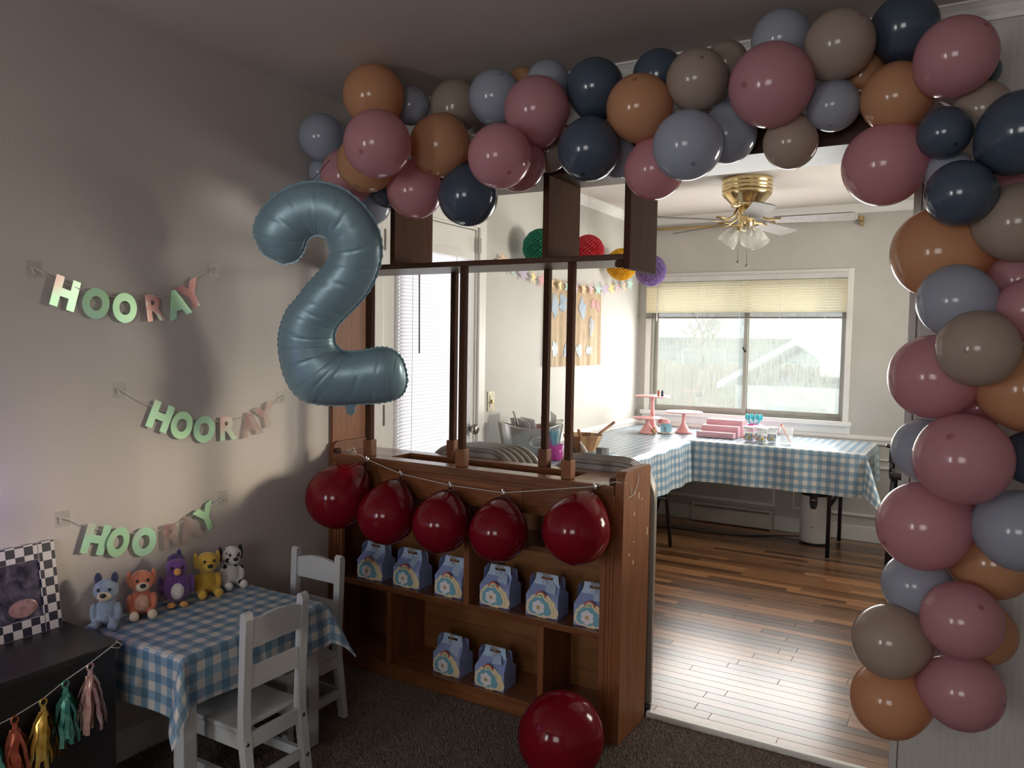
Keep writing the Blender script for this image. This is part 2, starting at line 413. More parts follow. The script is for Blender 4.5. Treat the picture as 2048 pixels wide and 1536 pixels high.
def put(name, me, mat, parent=None, loc=None, rot=None, scale=None):
    o = bpy.data.objects.new(name, me); COL.objects.link(o)
    if mat is not None and not me.materials: me.materials.append(MATS[mat])
    if parent is not None: o.parent = parent
    if loc is not None: o.location = loc
    if rot is not None: o.rotation_euler = rot
    if scale is not None: o.scale = scale
    return o
def tag(o, label, cat, group=None, kind=None):
    if label: o['label'] = label
    if cat: o['category'] = cat
    if group: o['group'] = group
    if kind: o['kind'] = kind
    return o
def thing(name, label, cat, loc=(0, 0, 0), rz=0, group=None):
    o = bpy.data.objects.new(name, None); COL.objects.link(o); o.location = loc; o.rotation_euler = (0, 0, rz)
    o.empty_display_size = .05
    return tag(o, label, cat, group)
def struct(name, mb, mat, label=None):
    o = mb.obj(name, mat) if isinstance(mb, MB) else put(name, mb, mat)
    o['kind'] = 'structure'
    if label: o['label'] = label
    return o
def sroot(name, label=None):
    o = bpy.data.objects.new(name, None); COL.objects.link(o); o['kind'] = 'structure'; o.empty_display_size = .05
    if label: o['label'] = label
    return o
def kids(o): return [c for c in bpy.data.objects if c.parent == o]
def copy_tree(o, parent=None, ch=None):
    c = o.copy(); COL.objects.link(c); c.parent = parent
    for k in (ch or kids)(o): copy_tree(k, c)
    return c
def cat_curve(pts, n=8):
    """Catmull-Rom through the points"""
    P = [Vector(p) for p in pts]; P = [P[0] * 2 - P[1]] + P + [P[-1] * 2 - P[-2]]; out = []
    for i in range(1, len(P) - 2):
        for k in range(n):
            t = k / n
            out.append(.5 * ((2 * P[i]) + (P[i + 1] - P[i - 1]) * t + (2 * P[i - 1] - 5 * P[i] + 4 * P[i + 1] - P[i + 2]) * t * t + (3 * P[i] - P[i - 1] - 3 * P[i + 1] + P[i + 2]) * t ** 3))
    out.append(P[-2]); return out

# ------------------------------------------------------------------ the setting
YB = 3.64; HC = 2.44; XR = 4.2; YR = -4.6
# living room floor (carpet) and dining floor (oak strips, each its own board)
struct('floor', MB().box(0, XR, YR, .262, -.06, -.012), 'carpet', 'brown carpet of the living room')
fl = struct('floor', MB().box(0, XR, .262, YB, -.06, -.014), 'recess_dark', 'oak strip floor of the dining room')
strip_w = .0572; lens = [.46, .62, .78, .95, 1.15]
plank_me = []
for L in lens:
    plank_me.append(MB().box(0, L - .0012, .0006, strip_w - .0006, -.014, 0, .0009).mesh('plank'))
yy = .292; row = 0
while yy + strip_w < YB + .02:
    x = 0.0 if row % 2 else -.0
    first = random.random() * .5 + .15
    x = 0.0; k = 0
    while x < 3.0:
        i = random.randrange(len(lens)) if k else random.randrange(2)
        if x + lens[i] > 3.35: i = 0
        put('plank', plank_me[i], 'oak_floor', fl, (x, yy, 0)); x += lens[i]; k += 1
    yy += strip_w; row += 1
tr = MB(); pr = [(.262, -.012), (.262, .004), (.268, .008), (.288, .008), (.292, .001), (.292, -.012)]
n = len(pr); tr.add([(1.395, a, b) for a, b in pr] + [(2.243, a, b) for a, b in pr], [tuple(range(n)), tuple(range(2 * n - 1, n - 1, -1))] + [(k, (k + 1) % n, (k + 1) % n + n, k + n) for k in range(n)])
struct('trim_1', tr, 'trim_white', 'pale threshold strip between carpet and oak floor')
struct('wall_left', MB().box(-.12, 0, YR - .1, .262, -.06, HC), 'wall_paint', 'taupe textured living room wall')
DY0, DY1, DZ = .361, 1.167, 2.035
wd = MB(); wd.box(-.12, 0, .262, DY0 - .012, -.06, HC).box(-.12, 0, DY1 + .012, YB + .12, -.06, HC).box(-.12, 0, DY0 - .012, DY1 + .012, DZ + .012, HC)
struct('wall_dining', wd, 'wall_dining', 'cream dining room wall with the door')
WX0, WX1, WZ0, WZ1 = .115, 1.612, .868, 1.945
wb = MB(); wb.box(0, WX0, YB, YB + .12, -.06, HC).box(WX1, 3.5, YB, YB + .12, -.06, HC).box(WX0, WX1, YB, YB + .12, -.06, WZ0).box(WX0, WX1, YB, YB + .12, WZ1, HC)
struct('wall_back', wb, 'wall_dining', 'cream window wall of the dining room')
struct('wall_right', MB().box(XR, XR + .1, YR - .1, .335, -.06, HC), 'wall_paint')
SY0, SY1, SZ0, SZ1 = 1.62, 3.10, 1.16, 2.03
struct('wall_side', MB().box(3.4, 3.5, .335, SY0, -.06, HC).box(3.4, 3.5, SY1, YB, -.06, HC).box(3.4, 3.5, SY0, SY1, -.06, SZ0).box(3.4, 3.5, SY0, SY1, SZ1, HC), 'wall_dining')
r = sroot('window_4'); MB().box(3.38, 3.4, SY0 - .05, SY0, SZ0 - .05, SZ1 + .05).box(3.38, 3.4, SY1, SY1 + .05, SZ0 - .05, SZ1 + .05).box(3.38, 3.4, SY0, SY1, SZ1, SZ1 + .05).box(3.38, 3.4, SY0, SY1, SZ0 - .05, SZ0).obj('window_frame', 'trim_white', r); MB().box(3.44, 3.444, SY0, SY1, SZ0, SZ1).obj('pane', 'clear_glass', r)
RW = [(.15, .57, .9, 1.8), (1.8, 2.9, 1.05, 1.95)]
wr = MB(); wr.box(0, XR, YR - .1, YR, -.06, .9).box(0, XR, YR - .1, YR, 1.95, HC)
wr.box(0, .15, YR - .1, YR, .9, 1.95).box(.57, 1.8, YR - .1, YR, .9, 1.95).box(2.9, XR, YR - .1, YR, .9, 1.95)
wr.box(.15, .57, YR - .1, YR, 1.8, 1.95).box(1.8, 2.9, YR - .1, YR, .9, 1.05)
struct('wall_rear', wr, 'wall_paint')
for k, (a, b, c, d) in enumerate(RW):
    r = sroot('window_%d' % (k + 2))
    f = MB(); f.box(a - .05, a, YR, YR + .02, c - .05, d + .05).box(b, b + .05, YR, YR + .02, c - .05, d + .05).box(a, b, YR, YR + .02, d, d + .05).box(a, b, YR, YR + .02, c - .05, c)
    f.obj('window_frame', 'trim_white', r); MB().box(a, b, YR - .06, YR - .056, c, d).obj('pane', 'clear_glass', r)
struct('ceiling', MB().box(-.12, XR + .1, YR - .1, YB + .12, HC, HC + .08), 'ceiling_paint')
# the wall between the rooms: header above the opening, grooved panelling to its right
wv = struct('wall_divider', MB().box(0, 2.243, .215, .335, 2.10, HC).box(2.243, XR, .215, .335, -.06, HC), 'wall_paint', 'wall between living room and dining room')
MB().box(2.2405, 2.262, .196, .345, -.012, 2.10, .002).obj('jamb', 'panel_wall', wv)
px = 2.265; pw = .405
pm = MB().box(0, pw - .005, .199, .2145, -.012, 2.37, .003).mesh('wall_panel')
while px < XR - .1:
    put('wall_panel', pm, 'panel_wall', wv, (px, 0, 0)); px += pw
MB().box(0.0, 2.243, .203, .2145, 2.11, 2.37).obj('header_panel', 'panel_wall', wv)
def crown(name, pts, inward, h=.055, d=.045):
    """stepped crown moulding along a straight run at the ceiling"""
    a, b = Vector(pts[0]), Vector(pts[1]); i = Vector(inward)
    prof = [(0, -h), (.010, -h), (.012, -h * .75), (d * .55, -h * .35), (d * .85, -h * .16), (d, -h * .12), (d, 0), (0, 0)]
    n = len(prof); vs = [p + i * u + Vector((0, 0, w)) for p in (a, b) for u, w in prof]
    m = MB().add(vs, [tuple(range(n)), tuple(range(2 * n - 1, n - 1, -1))] + [(k, (k + 1) % n, (k + 1) % n + n, k + n) for k in range(n)])
    return struct(name, m, 'trim_white')
crown('trim_2', ((.0, .2145, HC), (XR, .2145, HC)), (0, -1, 0))
crown('trim_3', ((0, YB, HC), (XR, YB, HC)), (0, -1, 0), .06, .06)
crown('trim_4', ((0, .34, HC), (0, YB, HC)), (1, 0, 0), .06, .06)
# chair rail, wainscot frames and baseboards of the dining room
cr = MB().box(0, XR, YB - .018, YB, .715, .775, .004).box(0, XR, YB - .026, YB - .018, .745, .762, .003).box(0, XR, YB - .010, YB, .60, .614, .003); struct('trim_5', cr, 'trim_white', 'chair rail under the window')
cr = MB().box(0, .018, 1.30, YB, .735, .795, .004).box(.018, .026, 1.30, YB, .762, .780, .003); struct('trim_6', cr, 'trim_white', 'chair rail on the door wall')
def mould(x0, x1, z0, z1, w=.02):
    m = MB(); m.box(x0, x1, YB - .012, YB, z1 - w, z1, .003).box(x0, x1, YB - .012, YB, z0, z0 + w, .003).box(x0, x0 + w, YB - .012, YB, z0 + w, z1 - w, .003).box(x1 - w, x1, YB - .012, YB, z0 + w, z1 - w, .003); return m
for k, (a, b) in enumerate(((.10, 1.155), (1.28, 2.25), (2.38, 3.4))): struct('trim_%d' % (7 + k), mould(a, b, .18, .56), 'trim_white')
struct('baseboard_back', MB().box(0, XR, YB - .014, YB, 0, .11, .003), 'trim_white')
struct('baseboard_left', MB().box(0, .014, YR, -.005, -.012, .09, .003), 'trim_white')
struct('baseboard_dining', MB().box(0, .014, 1.30, YB - .02, 0, .10, .003), 'trim_white')

# window with two sliding sashes
w1 = sroot('window_1', 'sliding window with condensation on its panes')
f = MB(); c0, c1 = .074, 1.651
f.box(c0, WX0, YB - .022, YB, .84, 1.985, .003).box(WX1, c1, YB - .022, YB, .84, 1.985, .003).box(WX0, WX1, YB - .022, YB, WZ1, 1.985, .003)
f.obj('window_casing', 'trim_white', w1)
f = MB(); f.box(WX0, WX0 + .02, YB, YB + .12, WZ0, WZ1).box(WX1 - .012, WX1, YB, YB + .12, WZ0, WZ1).box(WX0, WX1, YB, YB + .12, WZ1 - .012, WZ1).box(WX0, WX1, YB + .03, YB + .12, WZ0, WZ0 + .012); f.obj('window_liner', 'alu_frame', w1)
f = MB().box(.05, 1.675, YB - .05, YB + .03, .835, .868, .004).box(.06, 1.665, YB - .022, YB, .775, .835, .003); f.obj('window_sill', 'trim_white', w1)
for (a, b, yy2) in ((WX0 + .02, .893, YB + .035), (.868, WX1 - .012, YB + .062)):
    s = MB(); t = .028
    s.box(a, a + t, yy2, yy2 + .022, WZ0 + .012, WZ1 - .012, .002).box(b - t, b, yy2, yy2 + .022, WZ0 + .012, WZ1 - .012, .002)
    s.box(a + t, b - t, yy2, yy2 + .022, WZ0 + .012, WZ0 + .045, .002).box(a + t, b - t, yy2, yy2 + .022, WZ1 - .045, WZ1 - .012, .002)
    sa = s.obj('sash', 'alu_frame', w1); MB().box(a + t, b - t, yy2 + .009, yy2 + .013, WZ0 + .045, WZ1 - .045).obj('pane', 'window_glass', sa)
MB().box(.872, .886, YB + .018, YB + .034, 1.36, 1.375, .002).tube([(.879, YB + .02, 1.372), (.870, YB + .012, 1.385), (.868, YB + .012, 1.40)], .006).obj('window_latch', 'black_metal', w1)
# window blind, half raised
bl = thing('window_blind', 'raised cream slat blind filling the top of the dining window', 'blind', (0.85, YB - .05, 1.62))
MB().box(-.77, .77, -.012, .022, .298, .335, .003).obj('head_rail', 'valance_grey', bl)
sl = MB().add([(-.765, -.012, -.004), (.765, -.012, -.004), (.765, 0, .0015), (-.765, 0, .0015), (.765, .012, .0055), (-.765, .012, .0055)], [(0, 1, 2, 3), (3, 2, 4, 5)]).mesh('slat')
for k in range(12): put('slat', sl, 'blind_slat', bl, (0, 0, .280 - k * .0205), (math.radians(-66), 0, 0))
for k in range(7): MB().box(-.765, .765, -.013, .013, .012 + k * .0052, .0145 + k * .0052).obj('slat', 'stack_grey', bl)
MB().box(-.767, .767, -.014, .014, 0, .011, .002).obj('bottom_rail', 'stack_grey', bl)
for x in (-.62, -.33, 0.0, .30, .62): MB().tube([(x, -.014, .30), (x, -.014, 0)], .0016, 5).obj('ladder_cord', 'cord_white', bl)
MB().tube([(-.66, -.022, .30), (-.664, -.024, -.02)], .004, 6).obj('tilt_wand', 'valance_grey', bl)
# glazed door in the left wall
d1 = sroot('door_1', 'white glazed door with slat blind')
fr = MB(); fr.box(0, .016, DY0 - .075, DY0 - .012, 0, DZ + .075, .003).box(0, .016, DY1 + .012, DY1 + .078, 0, DZ + .075, .003).box(0, .016, DY0 - .012, DY1 + .012, DZ + .012, DZ + .075, .003)
fr.box(-.12, 0, DY0 - .012, DY0, 0, DZ + .012).box(-.12, 0, DY1, DY1 + .012, 0, DZ + .012).box(-.12, 0, DY0, DY1, DZ, DZ + .012); fr.obj('door_casing', 'trim_white', d1)
dl = MB(); a, b = DY0 + .004, DY1 - .004
dl.box(-.05, -.010, a, a + .13, .005, DZ - .004, .002).box(-.05, -.010, b - .13, b, .005, DZ - .004, .002).box(-.05, -.010, a + .13, b - .13, .005, .30, .002).box(-.05, -.010, a + .13, b - .13, DZ - .16, DZ - .004, .002)
leaf = dl.obj('door_leaf', 'trim_white', d1); MB().box(-.032, -.028, a + .13, b - .13, .30, DZ - .16).obj('pane', 'clear_glass', leaf)
for z in (.28, 1.056, 1.886): MB().box(-.010, .012, DY0 - .012, DY0 + .006, z - .045, z + .045, .001).tube([(.014, DY0 - .004, z - .05), (.014, DY0 - .004, z + .05)], .006).obj('hinge', 'nickel', d1)
kn = MB().lathe([(.032, 0), (.034, .005), (.014, .010), (.011, .030), (.024, .040), (.030, .052), (.029, .064), (.020, .072), (0, .074)], 20)
kn.obj('door_knob', 'nickel', d1, (-.010, DY1 - .065, .925), (0, PI / 2, 0))
MB().box(.016, .030, DY1 + .002, DY1 + .030, 1.905, 1.99, .003).obj('door_stop', 'trim_white', d1)
db = thing('door_blind', 'lowered white slat blind covering the door glass', 'blind', (.008, (.473 + 1.10) / 2, .55))
MB().box(-.012, .016, -.325, .325, 1.315, 1.355, .003).obj('head_rail', 'trim_white', db)
sl = MB().add([(-.004, -.318, -.011), (-.004, .318, -.011), (.001, .318, 0), (.001, -.318, 0), (.004, .318, .011), (.004, -.318, .011)], [(0, 1, 2, 3), (3, 2, 4, 5)]).mesh('slat')
for k in range(74): put('slat', sl, 'door_slat', db, (.002, 0, 1.305 - k * .0176), (0, math.radians(18), 0))
for y in (-.22, .16): MB().tube([(.010, y, 1.32), (.010, y, .0)], .0015, 5).obj('ladder_cord', 'cord_white', db)
MB().tube([(.018, -.18, 1.31), (.020, -.176, .80)], .0042, 6).obj('tilt_wand', 'stack_grey', db)
MB().box(-.006, .010, -.32, .32, -.012, .002, .002).obj('bottom_rail', 'trim_white', db)
sw = thing('light_switch', 'aged brass switch plate beside the glazed door', 'switch', (0, 1.335, 1.065))
MB().box(0, .006, -.037, .037, -.058, .058, .002).obj('plate', 'plate_aged', sw)
MB().box(.006, .009, -.018, .018, -.034, .034, .001).obj('rocker_frame', 'plate_aged', sw); MB().box(.009, .018, -.006, .006, -.012, .010, .002).obj('toggle', 'brass_dull', sw)

# outside, seen through the window
struct('ground', MB().box(-40, 30, YB + .3, 60, -.75, -.55), 'snow_ground', 'pale yard behind the house')
fe = thing('board_fence', 'weathered board fence across the back yard', 'fence', (0, 9.2, -.55))
fm = MB().prism([(-.07, 0), (.07, 0), (.07, 1.62), (.04, 1.68), (-.04, 1.68), (-.07, 1.62)], -.012, .012).mesh('fence_board')
for k in range(46): put('fence_board', fm, 'fence_wood', fe, (-5.2 + k * .148, 0, random.uniform(-.02, .02)))
for z in (.4, 1.3): MB().box(-5.3, 1.7, .012, .06, z, z + .09).obj('fence_rail', 'fence_wood', fe)
ho = thing('neighbour_house', 'pale sided house with a snowy roof behind the fence', 'house', (-3.5, 15, -.55))
MB().box(-5.5, 3.2, 0, 5, 0, 2.2).obj('house_wall', 'siding', ho)
for k in range(11): MB().box(-5.5, 3.2, -.02, 0, .02 + k * .2, .20 + k * .2).obj('siding_board', 'siding', ho)
MB().add([(-5.9, -.5, 2.1), (3.6, -.5, 2.1), (3.6, 5.5, 2.1), (-5.9, 5.5, 2.1), (-5.9, 2.5, 3.9), (3.6, 2.5, 3.9)], [(0, 1, 5, 4), (2, 3, 4, 5), (0, 4, 3), (1, 2, 5), (0, 3, 2, 1)]).obj('house_roof', 'roof_white', ho)
for x in (-3.2, .2): wv2 = MB().box(x, x + .9, -.06, -.02, .9, 1.8).obj('house_window', 'house_window', ho); MB().box(x - .06, x + .96, -.05, -.025, .84, 1.86).obj('window_surround', 'shed_white', wv2)
sh = thing('garden_shed', 'small white shed with a pitched roof beside the fence', 'shed', (.55, 7.6, -.55))
MB().box(-.75, .75, 0, 1.2, 0, 1.45).obj('shed_wall', 'shed_white', sh)
MB().prism([(-.95, 1.40), (0, 1.98), (.95, 1.40), (.95, 1.48), (0, 2.06), (-.95, 1.48)], -.15, 1.35).obj('shed_roof', 'roof_white', sh)
MB().box(-.35, .35, -.02, 0, .1, 1.2).obj('shed_door', 'siding', sh)
te = thing('bare_tree', 'leafless tree with spreading branches in the yard', 'tree', (-1.0, 8.6, -.55))
def branch(m, p, d, L, r, depth):
    q = p + d * L; m.tube([p, (p + q) / 2 + Vector((random.uniform(-.03, .03), 0, 0)), q], [r, r * .85, r * .65], 6)
    if depth:
        for k in range(3):
            nd = (d + Vector((random.uniform(-.75, .75), random.uniform(-.4, .4), random.uniform(-.05, .5)))).normalized()
            branch(m, q - d * L * random.uniform(0, .35), nd, L * random.uniform(.6, .8), r * .6, depth - 1)
m = MB(); m.tube([(0, 0, 0), (.02, 0, 1.2)], [.07, .055], 8); m.obj('trunk', 'bark', te)
m = MB(); branch(m, Vector((.02, 0, 1.15)), Vector((.05, 0, 1)), .55, .05, 4); m.obj('branches', 'bark', te)

# ------------------------------------------------------------------ wooden room divider
rd = thing('room_divider', 'brown wooden room divider with open shelves below and slim posts above', 'divider', (0, 0, 0))
def part(mb, name, mat, parent=rd, **k): return mb.obj(name, mat, parent, **k)
W0, W1, DD = 0.003, 1.39, .26
end = MB()
def end_poly(z): return [(0, -.012), (0, z - .045), (.004, z - .02), (.012, z - .006), (.03, z), (DD - .012, z), (DD, z - .012), (DD, -.012)]
def endpanel(x0, x1, z):
    pl = end_poly(z); n = len(pl)
    return MB().add([(x0, a, b) for a, b in pl] + [(x1, a, b) for a, b in pl], [tuple(range(n)), tuple(range(2 * n - 1, n - 1, -1))] + [(k, (k + 1) % n, (k + 1) % n + n, k + n) for k in range(n)])
part(endpanel(1.357, W1, .967), 'end_panel', 'divider_wood_v'); part(endpanel(W0, .032, .967), 'end_panel', 'divider_wood_v')
part(MB().box(.032, .085, -.004, .018, -.012, .885, .002).box(.05, .056, -.008, -.004, -.012, .885).box(.066, .072, -.008, -.004, -.012, .885), 'stile', 'divider_wood_v')
part(MB().box(1.308, 1.357, -.004, .018, -.012, .885, .002).box(1.325, 1.331, -.008, -.004, -.012, .885).box(1.340, 1.346, -.008, -.004, -.012, .885), 'stile', 'divider_wood_v')
ap = part(MB().box(.085, 1.308, 0, .018, .775, .885, .002), 'apron', 'divider_wood')
for a, b in ((.10, .40), (.415, .985), (1.0, 1.295)): MB().box(a, b, -.006, 0, .788, .872, .004).obj('raised_panel', 'divider_wood', ap)
# top with a planter trough between two rails
part(MB().box(.032, 1.357, -.012, .062, .885, .920, .004), 'front_rail', 'divider_wood')
part(MB().box(.032, 1.357, .196, DD, .885, .920, .003), 'back_rail', 'divider_wood')
part(MB().box(.032, .300, .062, .196, .895, .920), 'top_board', 'divider_wood'); part(MB().box(1.165, 1.357, .062, .196, .895, .920), 'top_board', 'divider_wood')
part(MB().box(.300, 1.165, .062, .196, .795, .800).box(.300, 1.165, .062, .066, .80, .885).box(.300, 1.165, .192, .196, .80, .885).box(.300, .304, .066, .192, .80, .895).box(1.161, 1.165, .066, .192, .80, .895), 'planter_trough', 'recess_dark')
part(MB().box(1.335, 1.357, -.006, .030, .918, .945, .006), 'ogee_bracket', 'divider_dark'); part(MB().box(.032, .050, -.004, .030, .918, .940, .006), 'ogee_bracket', 'divider_dark')
# carcass
part(MB().box(.032, 1.357, .246, .256, -.012, .885), 'back_panel', 'shelf_back')
part(MB().box(.032, 1.357, .010, .246, .353, .378, .002), 'shelf', 'divider_wood')
part(MB().box(.032, 1.357, .004, .246, .030, .051, .002), 'shelf', 'divider_wood')
part(MB().box(.742, 1.357, .030, .246, .628, .650, .002), 'shelf', 'divider_wood')
part(MB().box(.032, 1.357, .006, .024, -.012, .030), 'kick_board', 'divider_wood')
part(MB().box(.716, .742, .008, .246, .378, .775, .002), 'upright_panel', 'divider_wood_v')
for x in (.328, 1.056): part(MB().box(x, x + .024, .008, .246, .051, .353, .002), 'upright_panel', 'divider_wood_v')
for z in (.12, .24): part(MB().box(1.09, 1.30, .240, .246, z, z + .10, .002), 'back_slat', 'shelf_back')
part(MB().box(.36, 1.05, .240, .246, .10, .20, .002), 'back_slat', 'shelf_back')
# posts
for (x, y) in ((.212, .030), (.687, .030), (1.157, .030), (.503, .230), (.952, .230)):
    po = part(MB().box(-.0125, .0125, -.0125, .0125, .07, .786, .002), 'post', 'divider_dark', loc=(x, y, .920))
    MB().box(-.020, .020, -.020, .020, 0, .070, .003).obj('post_block', 'divider_wood_v', po)
part(MB().box(.003, .016, .012, DD, .920, 1.706), 'wall_board', 'divider_wood_v'); part(MB().box(.016, .030, .230, DD, .920, 1.706, .002), 'wall_batten', 'divider_wood_v')
part(MB().box(.016, .030, .025, .230, .920, .950, .002), 'base_cleat', 'divider_wood')
part(MB().box(.003, 1.366, 0, DD, 1.706, 1.727, .002), 'upper_shelf', 'divider_dark_h')
for x0, x1, z0 in ((.338, .362, 1.727), (1.048, 1.073, 1.727), (1.366, 1.390, 1.676)): part(MB().box(x0, x1, 0, DD, z0, 2.020, .002), 'upper_board', 'divider_dark')
part(MB().box(1.332, 1.366, .003, .03, 1.682, 1.706, .008), 'ogee_bracket', 'divider_dark')
part(MB().box(.003, 2.240, 0, DD, 2.020, 2.046, .003), 'header_board', 'divider_dark_h')
part(MB().box(.003, 2.240, .012, .032, 2.046, 2.108, .004), 'header_fascia', 'divider_dark_h')
part(MB().box(.003, 2.240, .032, .203, 2.098, 2.108), 'header_top', 'divider_dark_h')
# chipped bits of paint and leftover tape on the end panel
cob = thing('tape_scrap', 'wisp of torn clear tape stuck on the divider end panel', 'tape', (1.391, .05, .90))
MB().tube(cat_curve([(.003, .075, .045), (.004, .07, .02), (.003, .05, -.005), (.002, .02, -.022), (.002, -.02, -.025)], 5), .0014, 5).tube([(.003, .004, .012), (.003, .012, -.03)], .0012, 5).tube([(.003, .045, -.012), (.003, .03, -.035)], .0012, 5).obj('tape_wisp', 'cord_white', cob)
for (y, z, h) in ((.14, .855, .022), (.175, .845, .006), (.10, .80, .010), (.06, .66, .010), (.10, .62, .016), (.235, .70, .03), (.10, .70, .006)):
    part(MB().box(W1, W1 + .0008, y, y + .005, z, z + h), 'paint_chip', 'cloud_cream')

# ------------------------------------------------------------------ balloons
BALLOONS = [  # x, y, z, radius, colour
    (0.472,-0.264,2.315,0.112,'O'), (0.523,-0.103,2.315,0.071,'B'), (0.659,-0.0,2.322,0.1,'T'), (0.934,-0.157,2.275,0.093,'B'),
    (1.14,-0.224,2.185,0.109,'P'), (1.118,-0.108,2.311,0.076,'B'), (0.098,-0.144,2.236,0.093,'B'), (0.656,-0.456,2.077,0.114,'P'),
    (0.736,-0.208,2.116,0.111,'O'), (1.09,-0.374,2.008,0.102,'P'), (1.056,-0.197,2.023,0.094,'P'), (1.107,-0.072,2.086,0.072,'T'),
    (0.499,-0.329,2.057,0.107,'O'), (0.329,-0.239,2.041,0.106,'P'), (0.067,-0.108,2.106,0.057,'B'), (0.599,-0.175,1.975,0.105,'P'),
    (0.819,-0.147,1.942,0.109,'N'), (0.439,-0.132,2.005,0.078,'N'), (0.3,-0.088,1.961,0.088,'B'), (1.304,-0.126,2.26,0.096,'N'),
    (1.331,-0.219,2.037,0.101,'N'), (1.502,-0.068,2.286,0.084,'N'), (1.485,-0.183,2.156,0.104,'O'), (1.657,-0.153,2.225,0.093,'T'),
    (1.712,-0.038,2.302,0.068,'T'), (1.518,-0.126,1.974,0.096,'P'), (1.661,-0.238,2.009,0.103,'B'), (1.738,-0.089,2.065,0.088,'B'),
    (1.371,-0.073,2.033,0.064,'B'), (1.894,-0.221,2.154,0.117,'P'), (1.895,-0.121,2.313,0.085,'B'), (2.063,-0.174,2.253,0.094,'T'),
    (2.214,-0.058,2.307,0.092,'N'), (2.347,-0.2,2.164,0.099,'P'), (2.409,-0.082,2.154,0.044,'N'), (2.045,-0.113,2.106,0.073,'B'),
    (2.206,-0.111,2.106,0.093,'O'), (1.93,-0.11,2.016,0.078,'T'), (2.184,-0.113,1.925,0.112,'P'), (2.329,-0.179,1.98,0.067,'N'),
    (2.412,-0.102,2.05,0.071,'T'), (2.498,-0.201,1.957,0.102,'N'), (2.372,-0.218,1.814,0.083,'N'), (2.336,-0.104,1.892,0.057,'B'),
    (2.496,-0.023,1.84,0.064,'P'), (2.502,-0.14,1.744,0.1,'T'), (2.327,-0.038,1.686,0.128,'O'), (2.424,0.058,1.723,0.027,'B'),
    (2.374,-0.178,1.544,0.095,'B'), (2.511,-0.061,1.604,0.072,'P'), (2.538,-0.174,1.52,0.082,'P'), (2.427,-0.288,1.421,0.094,'T'),
    (2.329,-0.143,1.343,0.113,'P'), (2.538,-0.152,1.32,0.109,'O'), (2.434,-0.029,1.269,0.073,'P'), (2.314,-0.084,1.137,0.087,'B'),
    (2.406,-0.25,1.14,0.116,'P'), (2.558,-0.117,1.142,0.07,'N'), (2.323,-0.149,0.938,0.12,'P'), (2.537,-0.168,0.959,0.103,'B'),
    (2.488,-0.034,0.836,0.1,'O'), (2.305,-0.055,0.747,0.091,'B'), (2.421,-0.182,0.707,0.1,'P'), (2.473,-0.034,0.636,0.086,'O'),
    (2.253,-0.15,0.604,0.101,'T'), (2.256,-0.101,0.418,0.107,'O'), (2.43,-0.138,0.501,0.103,'P'), (2.106,-0.045,2.202,0.063,'O'),
    (0.985,-0.051,2.346,0.055,'O'),
]
TIPS = {7: (0.15, -0.89, -0.42), 9: (0.63, -0.43, -0.64), 29: (-0.42, -0.89, -0.18), 23: (0.4, -0.82, 0.41), 26: (0.39, -0.61, -0.69), 3: (0.6, -0.53, 0.6), 1: (0.64, -0.49, 0.6), 39: (0.43, -0.66, -0.62), 51: (-0.25, -0.97, -0.04), 56: (-0.25, -0.79, 0.56), 58: (-0.74, -0.55, -0.39), 62: (0.42, -0.67, 0.61), 64: (-0.9, -0.37, -0.21), 31: (0.65, -0.55, 0.53)}
def balloon_mesh(seg=40, ring=26, drop=.16):
    prof = []
    for i in range(ring + 1):
        th = PI * i / ring; c = math.cos(th); s = math.sin(th); lo = max(0, -c)
        prof.append((max(0, s * (1 - .10 * lo ** 2)), c - drop * lo ** 3))
    m = MB(); m.lathe(prof, seg, cap=False); return m.mesh('balloon')
def knot_mesh(z):
    m = MB(); m.lathe([(.0, z + .03), (.045, z + .01), (.030, z - .04), (.050, z - .07), (.062, z - .11), (.045, z - .115), (.0, z - .09)], 12); return m.mesh('knot')
B_ME, K_ME = balloon_mesh(), knot_mesh(-1.16)
R_ME, RK_ME = balloon_mesh(40, 28, .32), knot_mesh(-1.32)
B_COL = {}; K_COL = {}
def balloon(P, R, col, d, label, group, shape=(B_ME, K_ME), stretch=1.0):
    key = (col, id(shape[0]))
    if key not in B_COL:
        a = shape[0].copy(); a.materials.append(MATS['balloon_' + col]); b = shape[1].copy(); b.materials.append(MATS['balloon_' + col]); B_COL[key] = (a, b)
    a, b = B_COL[key]
    o = put('balloon', a, None); tag(o, label, 'balloon', group)
    o.location = P; o.rotation_mode = 'QUATERNION'; o.rotation_quaternion = Vector(d).to_track_quat('Z', 'Y'); o.scale = (R, R, R * stretch)
    put('knot', b, None, o)
    return o
CORE = [Vector(p) for p in ((.1, -.1, 2.15), (.6, -.12, 2.17), (1.2, -.12, 2.15), (1.8, -.1, 2.15), (2.25, -.08, 2.12), (2.42, -.08, 1.9), (2.43, -.06, 1.3), (2.41, -.06, .8), (2.36, -.06, .45))]
def core_near(p):
    best = None
    for a, b in zip(CORE, CORE[1:]):
        t = max(0, min(1, (p - a).dot(b - a) / (b - a).length_squared)); q = a + (b - a) * t
        if best is None or (p - q).length < (p - best).length: best = q
    return best
CN = {'P': 'pink', 'O': 'orange', 'B': 'pale grey-blue', 'N': 'navy blue', 'T': 'tan'}
def zone(p):
    if p.z < 1.0: return 'at the low end of the garland against the grey panelling'
    if p.z < 1.75: return 'in the upright column of the garland beside the opening'
    if p.x > 2.0: return 'in the garland corner where it turns down the wall'
    if p.x > 1.25: return 'in the garland across the open walkway header'
    if p.x > .62: return 'in the garland above the divider shelves'
    return 'in the garland end next the taupe wall'
GB = []
